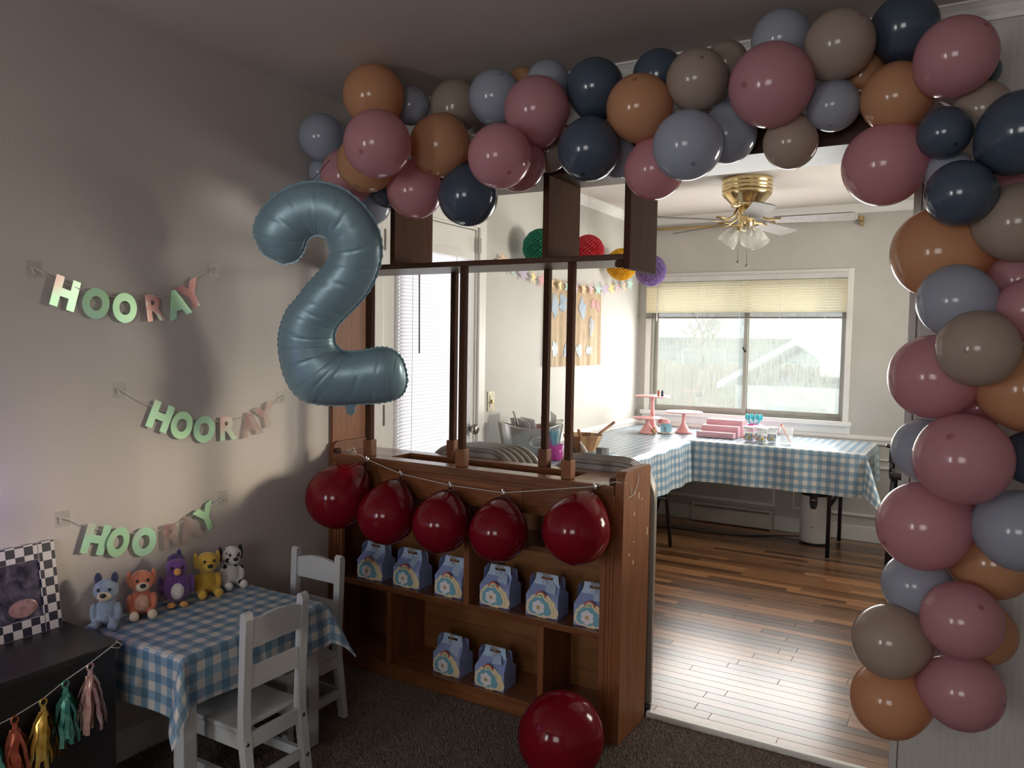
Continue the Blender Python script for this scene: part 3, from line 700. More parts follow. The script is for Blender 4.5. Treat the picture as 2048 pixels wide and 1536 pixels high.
for i, (x, y, z, r, c) in enumerate(BALLOONS):
    p = Vector((x, y, z)); d = TIPS.get(i)
    if d is None:
        d = p - core_near(p); d.y *= .6
        if d.length < .02: d = Vector((0, 1, .2))
        d.normalize()
        if d.y < -.6: d = Vector((d.x, -.3, d.z + .1)).normalized()
    size = 'large ' if r > .106 else ('small ' if r < .075 else '')
    GB.append((balloon(p, r, c, d, '%s%s balloon %s' % (size, CN[c], zone(p)), 'balloons of the party garland'), p))
by = {}
for o, p in GB: by.setdefault(o['label'], []).append((o, p))
for lab, L in by.items():      # look-alikes in one stretch of the garland: tell them apart by their order along it
    if len(L) < 2: continue
    if 'column' in lab or 'low end' in lab or 'corner' in lab:
        L.sort(key=lambda t: -t[1].z); words = {2: ['upper', 'lower'], 3: ['highest', 'middle', 'lowest'], 4: ['highest', 'second highest', 'third highest', 'lowest']}[min(4, len(L))]
        for k, (o, p) in enumerate(L): o['label'] = words[min(k, 3)] + ' ' + lab
    else:
        L.sort(key=lambda t: t[1].x); words = {2: ['first from wall', 'second from wall'], 3: ['first from wall', 'second from wall', 'third from wall'], 4: ['first from wall', 'second from wall', 'third from wall', 'fourth from wall']}[min(4, len(L))]
        for k, (o, p) in enumerate(L): o['label'] = lab + ', ' + words[min(k, 3)]
gs = MB().tube(cat_curve(CORE, 6), .004, 6).obj('garland_string', 'cord_white'); tag(gs, 'clear garland strip threaded through the arch of balloons', 'string')

# the foil number
TWO = [(-0.133, 0.125, -0.133, 0.125), (-0.194, 0.157, -0.087, 0.14), (-0.215, 0.192, -0.061, 0.171), (-0.227, 0.233, -0.046, 0.206), (-0.21, 0.286, -0.037, 0.218), (-0.161, 0.346, -0.027, 0.226), (-0.1, 0.387, -0.016, 0.229), (-0.028, 0.408, -0.004, 0.23), (0.036, 0.405, 0.011, 0.227), (0.099, 0.383, 0.024, 0.219), (0.155, 0.338, 0.033, 0.205), (0.197, 0.278, 0.037, 0.185), (0.216, 0.217, 0.038, 0.167), (0.216, 0.158, 0.032, 0.146), (0.196, 0.088, 0.014, 0.118), (0.161, 0.026, -0.018, 0.085), (0.116, -0.027, -0.054, 0.046), (0.071, -0.071, -0.094, -0.003), (0.044, -0.103, -0.125, -0.037), (0.034, -0.129, -0.148, -0.081), (0.033, -0.148, -0.163, -0.126), (0.035, -0.161, -0.169, -0.171), (0.041, -0.173, -0.167, -0.229), (0.05, -0.183, -0.157, -0.287), (0.062, -0.191, -0.135, -0.34), (0.077, -0.195, -0.094, -0.384), (0.102, -0.196, -0.028, -0.399), (0.139, -0.19, 0.042, -0.4), (0.183, -0.181, 0.118, -0.394), (0.221, -0.179, 0.182, -0.389), (0.254, -0.192, 0.227, -0.381), (0.279, -0.221, 0.262, -0.366), (0.291, -0.26, 0.284, -0.342), (0.296, -0.302, 0.296, -0.302)]
def foil_two():
    A = cat_curve([(a, b, 0) for a, b, c, d in TWO], 8); B = cat_curve([(c, d, 0) for a, b, c, d in TWO], 8)
    m = len(A); n = 36; vs = []; fs = []
    for i in range(m):
        a, b = A[i], B[i]; c = (a + b) / 2; h = (a - b) / 2; hw = h.length
        for k in range(n):
            th = 2 * PI * k / n; co, si = math.cos(th), math.sin(th)
            edge = abs(co) ** 6
            # pillow section: a thin seam at both edges, puckers running in from the seam
            cc = co * (1.0 - .0 * edge)
            puck = 1 - .055 * (abs(co) ** 3) * (.5 + .5 * math.sin(i * 1.9 + 1.3 * math.sin(i * .37))) * (1 if co > 0 else .75)
            p = c + h * cc * (1 - .018 * (.5 + .5 * math.sin(i * 2.6)) * edge)
            g1 = max(0.0, math.cos(i * .52)) ** 24; g2 = max(0.0, math.cos(i * .31 + 1)) ** 30
            d = -si * .62 * hw * puck * (1 - (.10 * g1 * (abs(co) > .25) * min(1, (abs(co) - .25) * 3) if abs(co) > .25 else 0) - .05 * g2 * max(0, 1 - abs(co) * 1.3))
            vs.append((p.x, d, p.y))
    for i in range(m - 1):
        for k in range(n):
            k2 = (k + 1) % n; fs.append((i * n + k, i * n + k2, (i + 1) * n + k2, (i + 1) * n + k))
    return MB().add(vs, fs, True)
two = thing('foil_number_balloon', 'big dusty blue foil balloon shaped like the number two', 'balloon', (.391, -.440, 1.559), _y)
two.rotation_euler = (math.radians(14.27), 0, _y)
foil_two().obj('foil_body', 'foil_blue', two)
A = cat_curve([(a, b, 0) for a, b, c, d in TWO], 6); Bc = cat_curve([(c, d, 0) for a, b, c, d in TWO], 6)
def seam(path, sgn):
    m = MB(); vs = []; fs = []
    for i, p in enumerate(path):
        a = path[max(0, i - 1)]; b = path[min(len(path) - 1, i + 1)]; t = (b - a); t = t.normalized() if t.length > 1e-6 else Vector((1, 0, 0))
        nrm = Vector((-t.y, t.x, 0)) * sgn; w = .006 + .0022 * math.sin(i * 2.2)
        for s, e in ((-.004, 0), (w, .0016), (w, -.0016)): vs.append((p.x + nrm.x * s, e, p.y + nrm.y * s))
    for i in range(len(path) - 1):
        for k in range(3): fs.append((i * 3 + k, i * 3 + (k + 1) % 3, i * 3 + 3 + (k + 1) % 3, i * 3 + 3 + k))
    return m.add(vs, fs)
seam(A, 1).obj('seam', 'foil_blue', two); seam(Bc, -1).obj('seam', 'foil_blue', two)
MB().prism([(.060, -.392), (.106, -.392), (.100, -.415), (.095, -.434), (.081, -.443), (.067, -.434), (.065, -.415)], -.004, .004).obj('fill_tab', 'foil_blue', two)
MB().tube([(-.150 + .009 * math.cos(t * PI / 6), 0, .366 + .007 * math.sin(t * PI / 6)) for t in range(12)], .003, 6, closed=True).obj('hang_loop', 'foil_blue', two)
MB().tube(cat_curve([(-.02, .0, .408), (.0, .06, .44), (.02, .14, .48)], 6), .0012, 5).obj('hang_string', 'black_cord', two)

# red balloons strung along the divider, and one on the carpet
RED = [((.251, -.035, .908), (.205, -.16, .772), 'red balloon hanging beside the taupe wall on the divider string', .128), ((.432, -.035, .867), (.445, -.15, .700), 'red balloon strung second from the taupe wall', .117), ((.678, -.035, .847), (.712, -.145, .714), 'red balloon in the middle of the divider string', .110), ((.920, -.035, .845), (.970, -.15, .714), 'lowest red balloon on the divider string, second from the end panel', .108), ((1.293, -.035, .905), (1.285, -.15, .790), 'red balloon hanging next to the divider end panel', .116)]
for k, c, lab, r in RED:
    k = Vector(k); c = Vector(c); d = (c - k).normalized()
    c = k + d * r * 1.5
    balloon(c, r, 'red', d, lab, 'red balloons of the divider', (R_ME, RK_ME))
balloon((1.31, -.293, .134), .141, 'red', Vector((.1, -.75, .35)).normalized(), 'red balloon lying on the brown carpet by the divider', 'red balloons of the divider', (R_ME, RK_ME))
st = thing('balloon_string', 'white string with little clips along the top of the divider', 'string', (0, 0, 0))
sp = [(.105, .02, .924), (.15, -.006, .931), (.20, -.014, .926), (.251, -.030, .914), (.432, -.033, .872), (.678, -.033, .852), (.920, -.033, .850), (1.293, -.026, .914), (1.36, -.010, .935), (1.393, .01, .93)]
MB().tube(sp, .0016, 5).obj('cord', 'cord_white', st)
MB().tube([(.06, .05, .9225), (.10, .02, .928), (.075, .03, .934), (.12, .035, .929), (.06, .02, .927), (.11, .06, .9235)], .0016, 5).tube([(.09, .03, .93), (.11, .04, .945), (.13, .03, .926)], .0018, 5).obj('tangle', 'cord_white', st)
for x, y, z in sp[3:8]: MB().box(-.006, .006, -.004, .004, -.010, .006, .001).tube([(-.004, 0, .005), (-.007, 0, .013)], .0018, 5).tube([(.004, 0, .005), (.007, 0, .013)], .0018, 5).obj('clip', 'steel', st, (x, y, z))

# ------------------------------------------------------------------ HOORAY banners on the taupe wall
def letter_mesh(ch):
    cu = bpy.data.curves.new('letter', 'FONT'); cu.body = ch; cu.size = .118; cu.offset = .0046 if ch == 'R' else .0076; cu.extrude = .0006; cu.align_x = 'CENTER'
    o = bpy.data.objects.new('letter_tmp', cu); COL.objects.link(o)
    me = bpy.data.meshes.new_from_object(o.evaluated_get(bpy.context.evaluated_depsgraph_get()))
    bpy.data.objects.remove(o); bpy.data.curves.remove(cu)
    zs = [v.co.y for v in me.vertices]; mid = (min(zs) + max(zs)) / 2
    for v in me.vertices: v.co.y -= mid; v.co.x *= .84 if ch == 'O' else 1.0
    me.name = 'letter'; return me
LET = {c: letter_mesh(c) for c in 'HORAY'}
BAN = [
 ('iridescent HOORAY letter banner hung highest on the taupe wall', [(-1.236, 1.613), (-1.189, 1.588), (-1.137, 1.571), (-1.054, 1.548), (-.956, 1.541), (-.856, 1.546), (-.769, 1.568), (-.702, 1.599), (-.595, 1.667)], [(-1.151, 1.544), (-1.054, 1.518), (-.956, 1.508), (-.85, 1.513), (-.759, 1.532), (-.702, 1.565)], 'iggrgr', (1, 1, 1, 1, 1, .85)),
 ('iridescent HOORAY letter banner below the shadow of the foil number', [(-.97, 1.24), (-.86, 1.178), (-.773, 1.144), (-.659, 1.114), (-.549, 1.103), (-.43, 1.115), (-.342, 1.139), (-.274, 1.179)], [(-.829, 1.14), (-.745, 1.103), (-.651, 1.08), (-.549, 1.075), (-.438, 1.081), (-.363, 1.106)], 'igiicc', (1,) * 6),
 ('iridescent HOORAY letter banner hung just above the plush toys', [(-1.163, .848), (-1.134, .836), (-1.074, .8), (-.967, .762), (-.877, .745), (-.782, .751), (-.683, .775), (-.557, .815)], [(-1.065, .762), (-.988, .736), (-.895, .717), (-.79, .715), (-.713, .726), (-.644, .753)], 'igiccg', (1,) * 6)]
for lab, cord, lets, kinds, sc in BAN:
    bn = thing('hooray_banner', lab, 'banner', (0, cord[0][0], cord[0][1]), 0, 'HOORAY banners')
    y0, z0 = cord[0]
    path = [Vector((.010, a - y0, b - z0)) for a, b in cord]
    MB().tube(cat_curve(path, 5), .0013, 5).obj('cord', 'cord_white', bn)
    for e, s in ((path[0], -1), (path[-1], 1)):
        MB().box(.0005, .0013, e.y - .022, e.y + .022, e.z - .028, e.z + .022).obj('tape', 'tape_clear', bn)
        MB().tube([e, e + Vector((-.004, s * .012, .006)), e + Vector((0, s * .004, -.016))], .0014, 5).obj('knot', 'cord_white', bn)
    for k, ((a, b), ch) in enumerate(zip(lets, 'HOORAY')):
        a0 = lets[max(0, k - 1)]; a1 = lets[min(5, k + 1)]; ang = math.atan2(a1[1] - a0[1], a1[0] - a0[0])
        me = LET[ch].copy(); me.materials.append(MATS[{'c': 'irid_clear', 'g': 'irid_mint', 'r': 'irid_rose', 'i': 'irid_letter'}[kinds[k]]])
        # letters lie in the wall plane, reading along +y, facing +x; each hangs at its own slight twist
        rot = Matrix(((0, 0, 1), (1, 0, 0), (0, 1, 0))).to_4x4()
        tw = Matrix.Rotation(ang, 4, 'X') @ rot @ Matrix.Rotation(random.uniform(-.15, .15), 4, 'Y')
        o = bpy.data.objects.new('letter', me); COL.objects.link(o); o.parent = bn
        o.matrix_local = Matrix.Translation((.013, a - y0, b - z0)) @ tw

# ------------------------------------------------------------------ children's corner
def cloth(name, x0, x1, y0, y1, z, ov, mat, label, cat='tablecloth', step=.02, thick=.0, seed=1, wave=.006, skip=()):
    """sheet lying on a rectangle and hanging ov=(x-,x+,y-,y+) over its edges; corners hang in points"""
    rnd = random.Random(seed)
    nx = int(round((x1 - x0 + ov[0] + ov[1]) / step)); ny = int(round((y1 - y0 + ov[2] + ov[3]) / step))
    us = np.linspace(x0 - ov[0], x1 + ov[1], nx + 1); vs_ = np.linspace(y0 - ov[2], y1 + ov[3], ny + 1)
    P = []; UV = []
    ph = [rnd.uniform(0, 6) for _ in range(4)]
    for v in vs_:
        for u in us:
            ex = (u - x1) if u > x1 else ((x0 - u) if u < x0 else 0); ey = (v - y1) if v > y1 else ((y0 - v) if v < y0 else 0)
            sx = 1 if u > x1 else -1; sy = 1 if v > y1 else -1
            cx = min(max(u, x0), x1); cy = min(max(v, y0), y1); r = .012
            if ex > 0 and ey > 0:
                d = math.hypot(ex, ey); fx, fy = ex / d, ey / d; mn = min(ex, ey)
                fl = .010 + .10 * d * 1 + .45 * mn
                p = (cx + sx * fx * fl * 1.1, cy + sy * fy * fl * 1.1, z - max(0, d - .004) * .93)
            elif ex > 0:
                fl = .006 + .05 * ex + wave * math.sin(v * 21 + ph[0]) * min(1, ex / .1); p = (cx + sx * fl, cy, z - ex * .995)
            elif ey > 0:
                fl = .006 + .05 * ey + wave * math.sin(u * 19 + ph[1]) * min(1, ey / .1); p = (cx, cy + sy * fl, z - ey * .995)
            else:
                p = (u, v, z + .0012 + .0010 * math.sin(u * 33 + ph[2]) * math.sin(v * 27 + ph[3]))
            P.append(p); UV.append((u - x0 + .004, v - y0 + .01))
    F = [(j * (nx + 1) + i, j * (nx + 1) + i + 1, (j + 1) * (nx + 1) + i + 1, (j + 1) * (nx + 1) + i) for j in range(ny) for i in range(nx)]
    me = bpy.data.meshes.new(name); me.from_pydata(P, [], F); uvl = me.uv_layers.new(name='UVMap')
    uvl.data.foreach_set('uv', [c for l in me.loops for c in UV[l.vertex_index]])
    me.polygons.foreach_set('use_smooth', [True] * len(me.polygons)); me.update()
    o = put(name, me, mat); tag(o, label, cat); return o
TX0, TX1, TY0, TY1, TZ = .03, .505, -1.115, -.545, .497
kt = thing('play_table', 'low white wooden children\'s table against the taupe wall', 'table', (0, 0, 0))
MB().box(TX0, TX1, TY0, TY1, TZ - .02, TZ, .004).obj('table_top', 'white_paint_wood', kt)
MB().box(TX0 + .04, TX1 - .04, TY0 + .03, TY0 + .05, TZ - .08, TZ - .02).box(TX0 + .04, TX1 - .04, TY1 - .05, TY1 - .03, TZ - .08, TZ - .02).box(TX0 + .03, TX0 + .05, TY0 + .05, TY1 - .05, TZ - .08, TZ - .02).box(TX1 - .05, TX1 - .03, TY0 + .05, TY1 - .05, TZ - .08, TZ - .02).obj('apron', 'white_paint_wood', kt)
for x in (TX0 + .035, TX1 - .035):
    for y in (TY0 + .035, TY1 - .035): MB().box(x - .023, x + .023, y - .023, y + .023, -.005, TZ - .02, .003).obj('leg', 'white_paint_wood', kt)
cloth('gingham_cloth', TX0, TX1, TY0, TY1, TZ, (.0, .15, .18, .17), 'gingham', 'blue and white gingham cloth draped over the children\'s table', step=.0125, seed=3)
def kid_chair(loc, rz, label):
    c = thing('play_chair', label, 'chair', loc, rz, 'children\'s chairs')
    w = .125
    for s in (-1, 1):
        m = MB(); x = s * (w - .014)
        pl = [(0.030, 0), (.052, 0), (.020, .245), (.018, .33), (.032, .60), (.026, .618), (.016, .622), (.006, .615), (-.006, .33), (-.008, .245)]
        n = len(pl); m.add([(x - .014, a, b) for a, b in pl] + [(x + .014, a, b) for a, b in pl], [tuple(range(n)), tuple(range(2 * n - 1, n - 1, -1))] + [(k, (k + 1) % n, (k + 1) % n + n, k + n) for k in range(n)])
        m.obj('rear_leg', 'white_paint_wood', c)
        MB().box(x - .014, x + .014, -.250, -.222, 0, .255, .003).obj('front_leg', 'white_paint_wood', c)
        MB().box(x - .010, x + .010, -.222, .0, .205, .252, .002).obj('side_rail', 'white_paint_wood', c)
        MB().box(x - .010, x + .010, -.222, .012, .085, .115, .002).obj('side_stretcher', 'white_paint_wood', c)
        for z in (.225, .10): MB().lathe([(.007, 0), (.007, .002), (.004, .003), (0, .003)], 10).obj('bolt', 'nickel', c, (x, .021 + (.245 - z) * .12 if z < .2 else .0215, z), (-PI / 2, 0, 0))
    def slat(z0, z1, arch, yb):
        xs = [(-1 + 2 * k / 12) * (w - .028) for k in range(13)]
        top = [(x, z1 + arch * (1 - (x / w) ** 2) - .0) for x in xs]; pl = [(-w + .028, z0), (w - .028, z0)] + top[::-1]
        return MB().prism(pl, yb, yb + .014)
    slat(.512, .575, .026, .012).obj('back_slat', 'white_paint_wood', c); slat(.385, .448, .0, .003).obj('back_slat', 'white_paint_wood', c)
    MB().box(-w + .028, w - .028, .0, .014, .200, .248, .002).obj('rear_rail', 'white_paint_wood', c)
    MB().box(-w + .028, w - .028, .014, .026, .085, .118, .002).obj('rear_stretcher', 'white_paint_wood', c)
    MB().box(-w + .028, w - .028, -.245, -.230, .205, .252, .002).obj('front_rail', 'white_paint_wood', c)
    MB().box(-w, w, -.258, -.010, .255, .270, .004).obj('seat', 'white_paint_wood', c)
    return c
kid_chair((.607, -.875, -.004), -PI / 2, 'small white wooden chair turned away, at the long side of the gingham table')
kid_chair((.318, -.405, -.004), 0, 'small white wooden chair at the table end beside the divider')

# plush toys sitting along the wall: plain generic stuffed animals
def plush(loc, rz, label, mats, spec):
    t = thing('plush_toy', label, 'plush toy', loc, rz, 'plush toys on the gingham table')
    mb = MB()
    for c, r in spec['body']: mb.ell(c, r, 14, 10)
    o = mb.obj('body', mats[0], t)
    md = o.modifiers.new('fuse', 'REMESH'); md.mode = 'VOXEL'; md.voxel_size = .0032; md.use_smooth_shade = True
    sm = o.modifiers.new('soften', 'SMOOTH'); sm.factor = .5; sm.iterations = 6
    for nm, mat, c, r in spec['bits']: MB().ell(c, r, 14, 10).obj(nm, mat, t)
    return t
def dog(hd, ear, belly=None, muzzle=None, feet=None, h=.165, tilt=0.0, flop=True):
    s = h / .165
    S = lambda *a: tuple(v * s for v in a)
    body = [(S(0, 0, .045), S(.036, .034, .046)), (S(.012, 0, .115), S(.036, .038, .036)), (S(.028, .026, .014), S(.036, .013, .014)), (S(.028, -.026, .014), S(.036, .013, .014)), (S(.016, .036, .045), S(.014, .011, .032)), (S(.016, -.036, .045), S(.014, .011, .032)), (S(.004, 0, .08), S(.022, .022, .02))]
    bits = [('muzzle', muzzle or hd, S(.040, 0, .104), S(.019, .021, .016)), ('nose', 'nose_black', S(.058, 0, .111), S(.007, .010, .007))]
    for y in (-.016, .016): bits.append(('eye', 'bead_black', S(.044, y, .125), S(.0045, .0045, .0055)))
    for y in (-1, 1):
        bits.append(('ear', ear, S(.004, y * (.037 if flop else .024), .122 if flop else .150), S(.014, .008 if flop else .011, .028 if flop else .020)))
        bits.append(('foot', feet or hd, S(.064, y * .027, .016), S(.010, .015, .016)))
    if belly: bits.append(('belly_patch', belly, S(.018, 0, .045), S(.022, .024, .032)))
    return {'body': body, 'bits': bits}
plush((.085, -1.075, .500), -.75, 'grey-blue plush puppy with dark ears nearest the dark cabinet', ('plush_blue',), dog('plush_blue', 'plush_navy', None, 'plush_cream', h=.165, flop=False))
plush((.090, -.960, .500), -.5, 'orange plush puppy with cream belly, between blue and purple plush', ('plush_orange',), dog('plush_orange', 'plush_orange', 'plush_peach', 'plush_cream', 'plush_cream', h=.165))
bird = {'body': [((0, 0, .060), (.048, .050, .056)), ((.004, 0, .125), (.034, .036, .034))],
        'bits': [('beak', 'plush_beak', (.044, 0, .120), (.018, .012, .012)), ('eye', 'bead_black', (.034, .017, .132), (.005, .005, .006)), ('eye', 'bead_black', (.034, -.017, .132), (.005, .005, .006)),
                 ('belly_patch', 'plush_white', (.028, 0, .055), (.025, .026, .034)), ('wing', 'plush_purple', (.0, .050, .065), (.022, .010, .034)), ('wing', 'plush_purple', (.0, -.050, .065), (.022, .010, .034)),
                 ('crest', 'plush_darkpurple', (-.012, 0, .145), (.026, .030, .026)), ('crest', 'plush_darkpurple', (-.010, .010, .168), (.010, .008, .018)), ('foot', 'plush_beak', (.046, .020, .008), (.018, .014, .009)), ('foot', 'plush_beak', (.046, -.020, .008), (.018, .014, .009))]}
plush((.090, -.828, .500), -.55, 'round purple plush bird with orange beak and feet', ('plush_purple',), bird)
plush((.090, -.705, .500), -.45, 'mustard yellow plush dog with floppy ears', ('plush_yellow',), dog('plush_yellow', 'plush_yellow', h=.168))
plush((.085, -.598, .500), -.35, 'white plush dog with black spots', ('plush_spots',), dog('plush_white', 'pick_black', h=.165))

# dark cabinet with checkered photo frame, tassel garland, little lamp
cb = thing('dark_cabinet', 'low black wooden cabinet in the corner by the play table', 'cabinet', (0, 0, 0))
CX, CY0, CY1, CZ = .318, -2.0, -1.175, .530
MB().box(.02, CX, CY0, CY1, CZ - .022, CZ, .003).obj('cabinet_top', 'cabinet_black', cb)
MB().box(.02, CX - .02, CY1 - .03, CY1 - .01, -.005, CZ - .022).box(.02, CX - .02, CY0 + .01, CY0 + .03, -.005, CZ - .022).box(.02, .03, CY0 + .03, CY1 - .03, -.005, CZ - .022).obj('cabinet_sides', 'cabinet_black', cb)
for a, b in ((CY0 + .03, -1.59), (-1.586, CY1 - .03)):
    dd = MB().box(CX - .038, CX - .018, a, b, .03, CZ - .026, .003).obj('door', 'cabinet_black', cb)
    MB().ell((CX - .010, b - .03 if a < -1.7 else a + .03, .30), .008, 10, 8).obj('door_knob', 'nickel', dd)
pf = thing('photo_frame', 'black and white checkered photo frame standing on the dark cabinet', 'photo frame', (.062, -1.3175, CZ))
lean = Matrix.Rotation(math.radians(-9), 4, 'Y')
fw2, fh, bw, th = .1155, .266, .026, .022
def leaned(mb): mb.v = [tuple(lean @ Vector(p)) for p in mb.v]; return mb
for nm, (a, b, c, d) in (('frame_side', (-fw2, -fw2 + bw * 1.9, .0, fh)), ('frame_side', (fw2 - bw * 1.9, fw2, .0, fh)), ('frame_rail', (-fw2 + bw * 1.9, fw2 - bw * 1.9, 0, bw * 1.9)), ('frame_rail', (-fw2 + bw * 1.9, fw2 - bw * 1.9, fh - bw * 1.9, fh))):
    MB().box(-th, 0, a, b, c, d, .0008).obj(nm, 'checker_frame', pf, (0, 0, 0), (0, math.radians(-9), 0))
MB().box(-th + .004, -.006, -fw2 + .03, fw2 - .03, .04, fh - .04).obj('photo', 'photo_print', pf, (0, 0, 0), (0, math.radians(-9), 0))
MB().ell((-.006, .012, .083), (.0012, .042, .026), 20, 12).obj('photo_detail', 'photo_pink', pf, (0, 0, 0), (0, math.radians(-9), 0))
MB().bar((-.04, 0, .16), (-.058, 0, .0), .02, .004).obj('stand_leg', 'cabinet_black', pf)
ta = thing('tassel_garland', 'garland of shiny paper tassels hanging in front of the dark cabinet', 'garland', (CX + .012, -1.2, CZ))
cordp = [(0, 0, .006), (.006, -.03, -.003), (.008, -.084, -.024), (.008, -.153, -.047), (.008, -.212, -.074), (.008, -.284, -.092), (.006, -.341, -.101), (.004, -.42, -.105)]
MB().tube(cordp, .0013, 5).tube([(-.02, .012, .003), (0, 0, .008), (.004, .014, -.004), (.002, .004, -.012), (.004, -.02, -.001)], .0012, 5).obj('cord', 'cord_white', ta)
def tassel(p, L, mat, seed):
    rnd = random.Random(seed); m = MB()
    m.tube([(0.0, .009 * math.cos(k * PI / 5), -.010 + .010 * math.sin(k * PI / 5)) for k in range(10)], .0028, 6, closed=True)
    m.tube([(0, 0, -.018), (0, 0, -.034), (0, 0, -.046)], [.006, .0075, .012], 8)
    for k in range(40):
        a = rnd.uniform(0, 2 * PI); sp_ = rnd.uniform(.012, .050); l = L * rnd.uniform(.82, 1.02); w = .0056
        dx, dy = math.cos(a), math.sin(a); pts = []
        for j in range(6):
            t = j / 5; rr = .006 + (sp_ * (t ** .6)) ; b = rnd.uniform(-.003, .003)
            pts.append(Vector((dx * rr * .6 + b, dy * rr + b, -.034 - (l - .034) * t)))
        vs = []; tang = Vector((-dy, dx, 0)) * w
        for q in pts: vs += [q - tang, q + tang]
        m.add(vs, [(2 * j, 2 * j + 1, 2 * j + 3, 2 * j + 2) for j in range(5)])
    o = m.obj('tassel', mat, ta, p); return o
for p, L, mt, sd in ((cordp[2], .185, 'irid_pink', 1), (cordp[3], .178, 'irid_teal', 2), (cordp[4], .178, 'irid_yellow', 3), (cordp[5], .165, 'irid_red', 4), (cordp[6], .17, 'irid_teal', 5)): tassel(p, L, mt, sd)
la = thing('night_lamp', 'slim violet globe lamp on the dark cabinet', 'lamp', (.16, -1.53, CZ))
MB().lathe([(.04, 0), (.042, .006), (.03, .012), (.012, .03), (.007, .06), (.007, .33), (.02, .345), (0, .345)], 20).obj('lamp_base', 'white_plastic', la); MB().ell((0, 0, .39), .05, 20, 14).obj('lamp_globe', 'lamp_glow', la)

# ------------------------------------------------------------------ favour boxes on the shelves
def lobes(circ, n=64, c=(0, 0)):
    out = []
    for k in range(n):
        a = 2 * PI * k / n; d = (math.cos(a), math.sin(a)); best = 0
        for (x, z, r) in circ:
            px_, pz = x - c[0], z - c[1]; b = px_ * d[0] + pz * d[1]; q = b * b - (px_ * px_ + pz * pz - r * r)
            if q >= 0: best = max(best, b + math.sqrt(q))
        out.append((c[0] + d[0] * best, c[1] + d[1] * best))
    return out
def cloud(s, dx=0, dz=0): return lobes([(x * s + dx, z * s + dz, r * s) for x, z, r in ((-.030, -.010, .022), (-.034, .008, .015), (-.016, .020, .020), (.008, .022, .020), (.026, .010, .018), (.034, -.012, .020), (0, -.012, .024))], 56, (dx, dz))
def flower(s): return lobes([(.014 * s * math.cos(2 * PI * k / 6 + .5), .014 * s * math.sin(2 * PI * k / 6 + .5), .0095 * s) for k in range(6)], 48)
def star(R, r, n=5, rot=PI / 2): return [((R if k % 2 == 0 else r) * math.cos(rot + PI * k / n), (R if k % 2 == 0 else r) * math.sin(rot + PI * k / n)) for k in range(2 * n)]
def arch(r0, r1, n=14): return [(r1 * math.cos(PI * k / n), r1 * math.sin(PI * k / n)) for k in range(n + 1)] + [(r0 * math.cos(PI * k / n), r0 * math.sin(PI * k / n)) for k in range(n, -1, -1)]
FB = {}
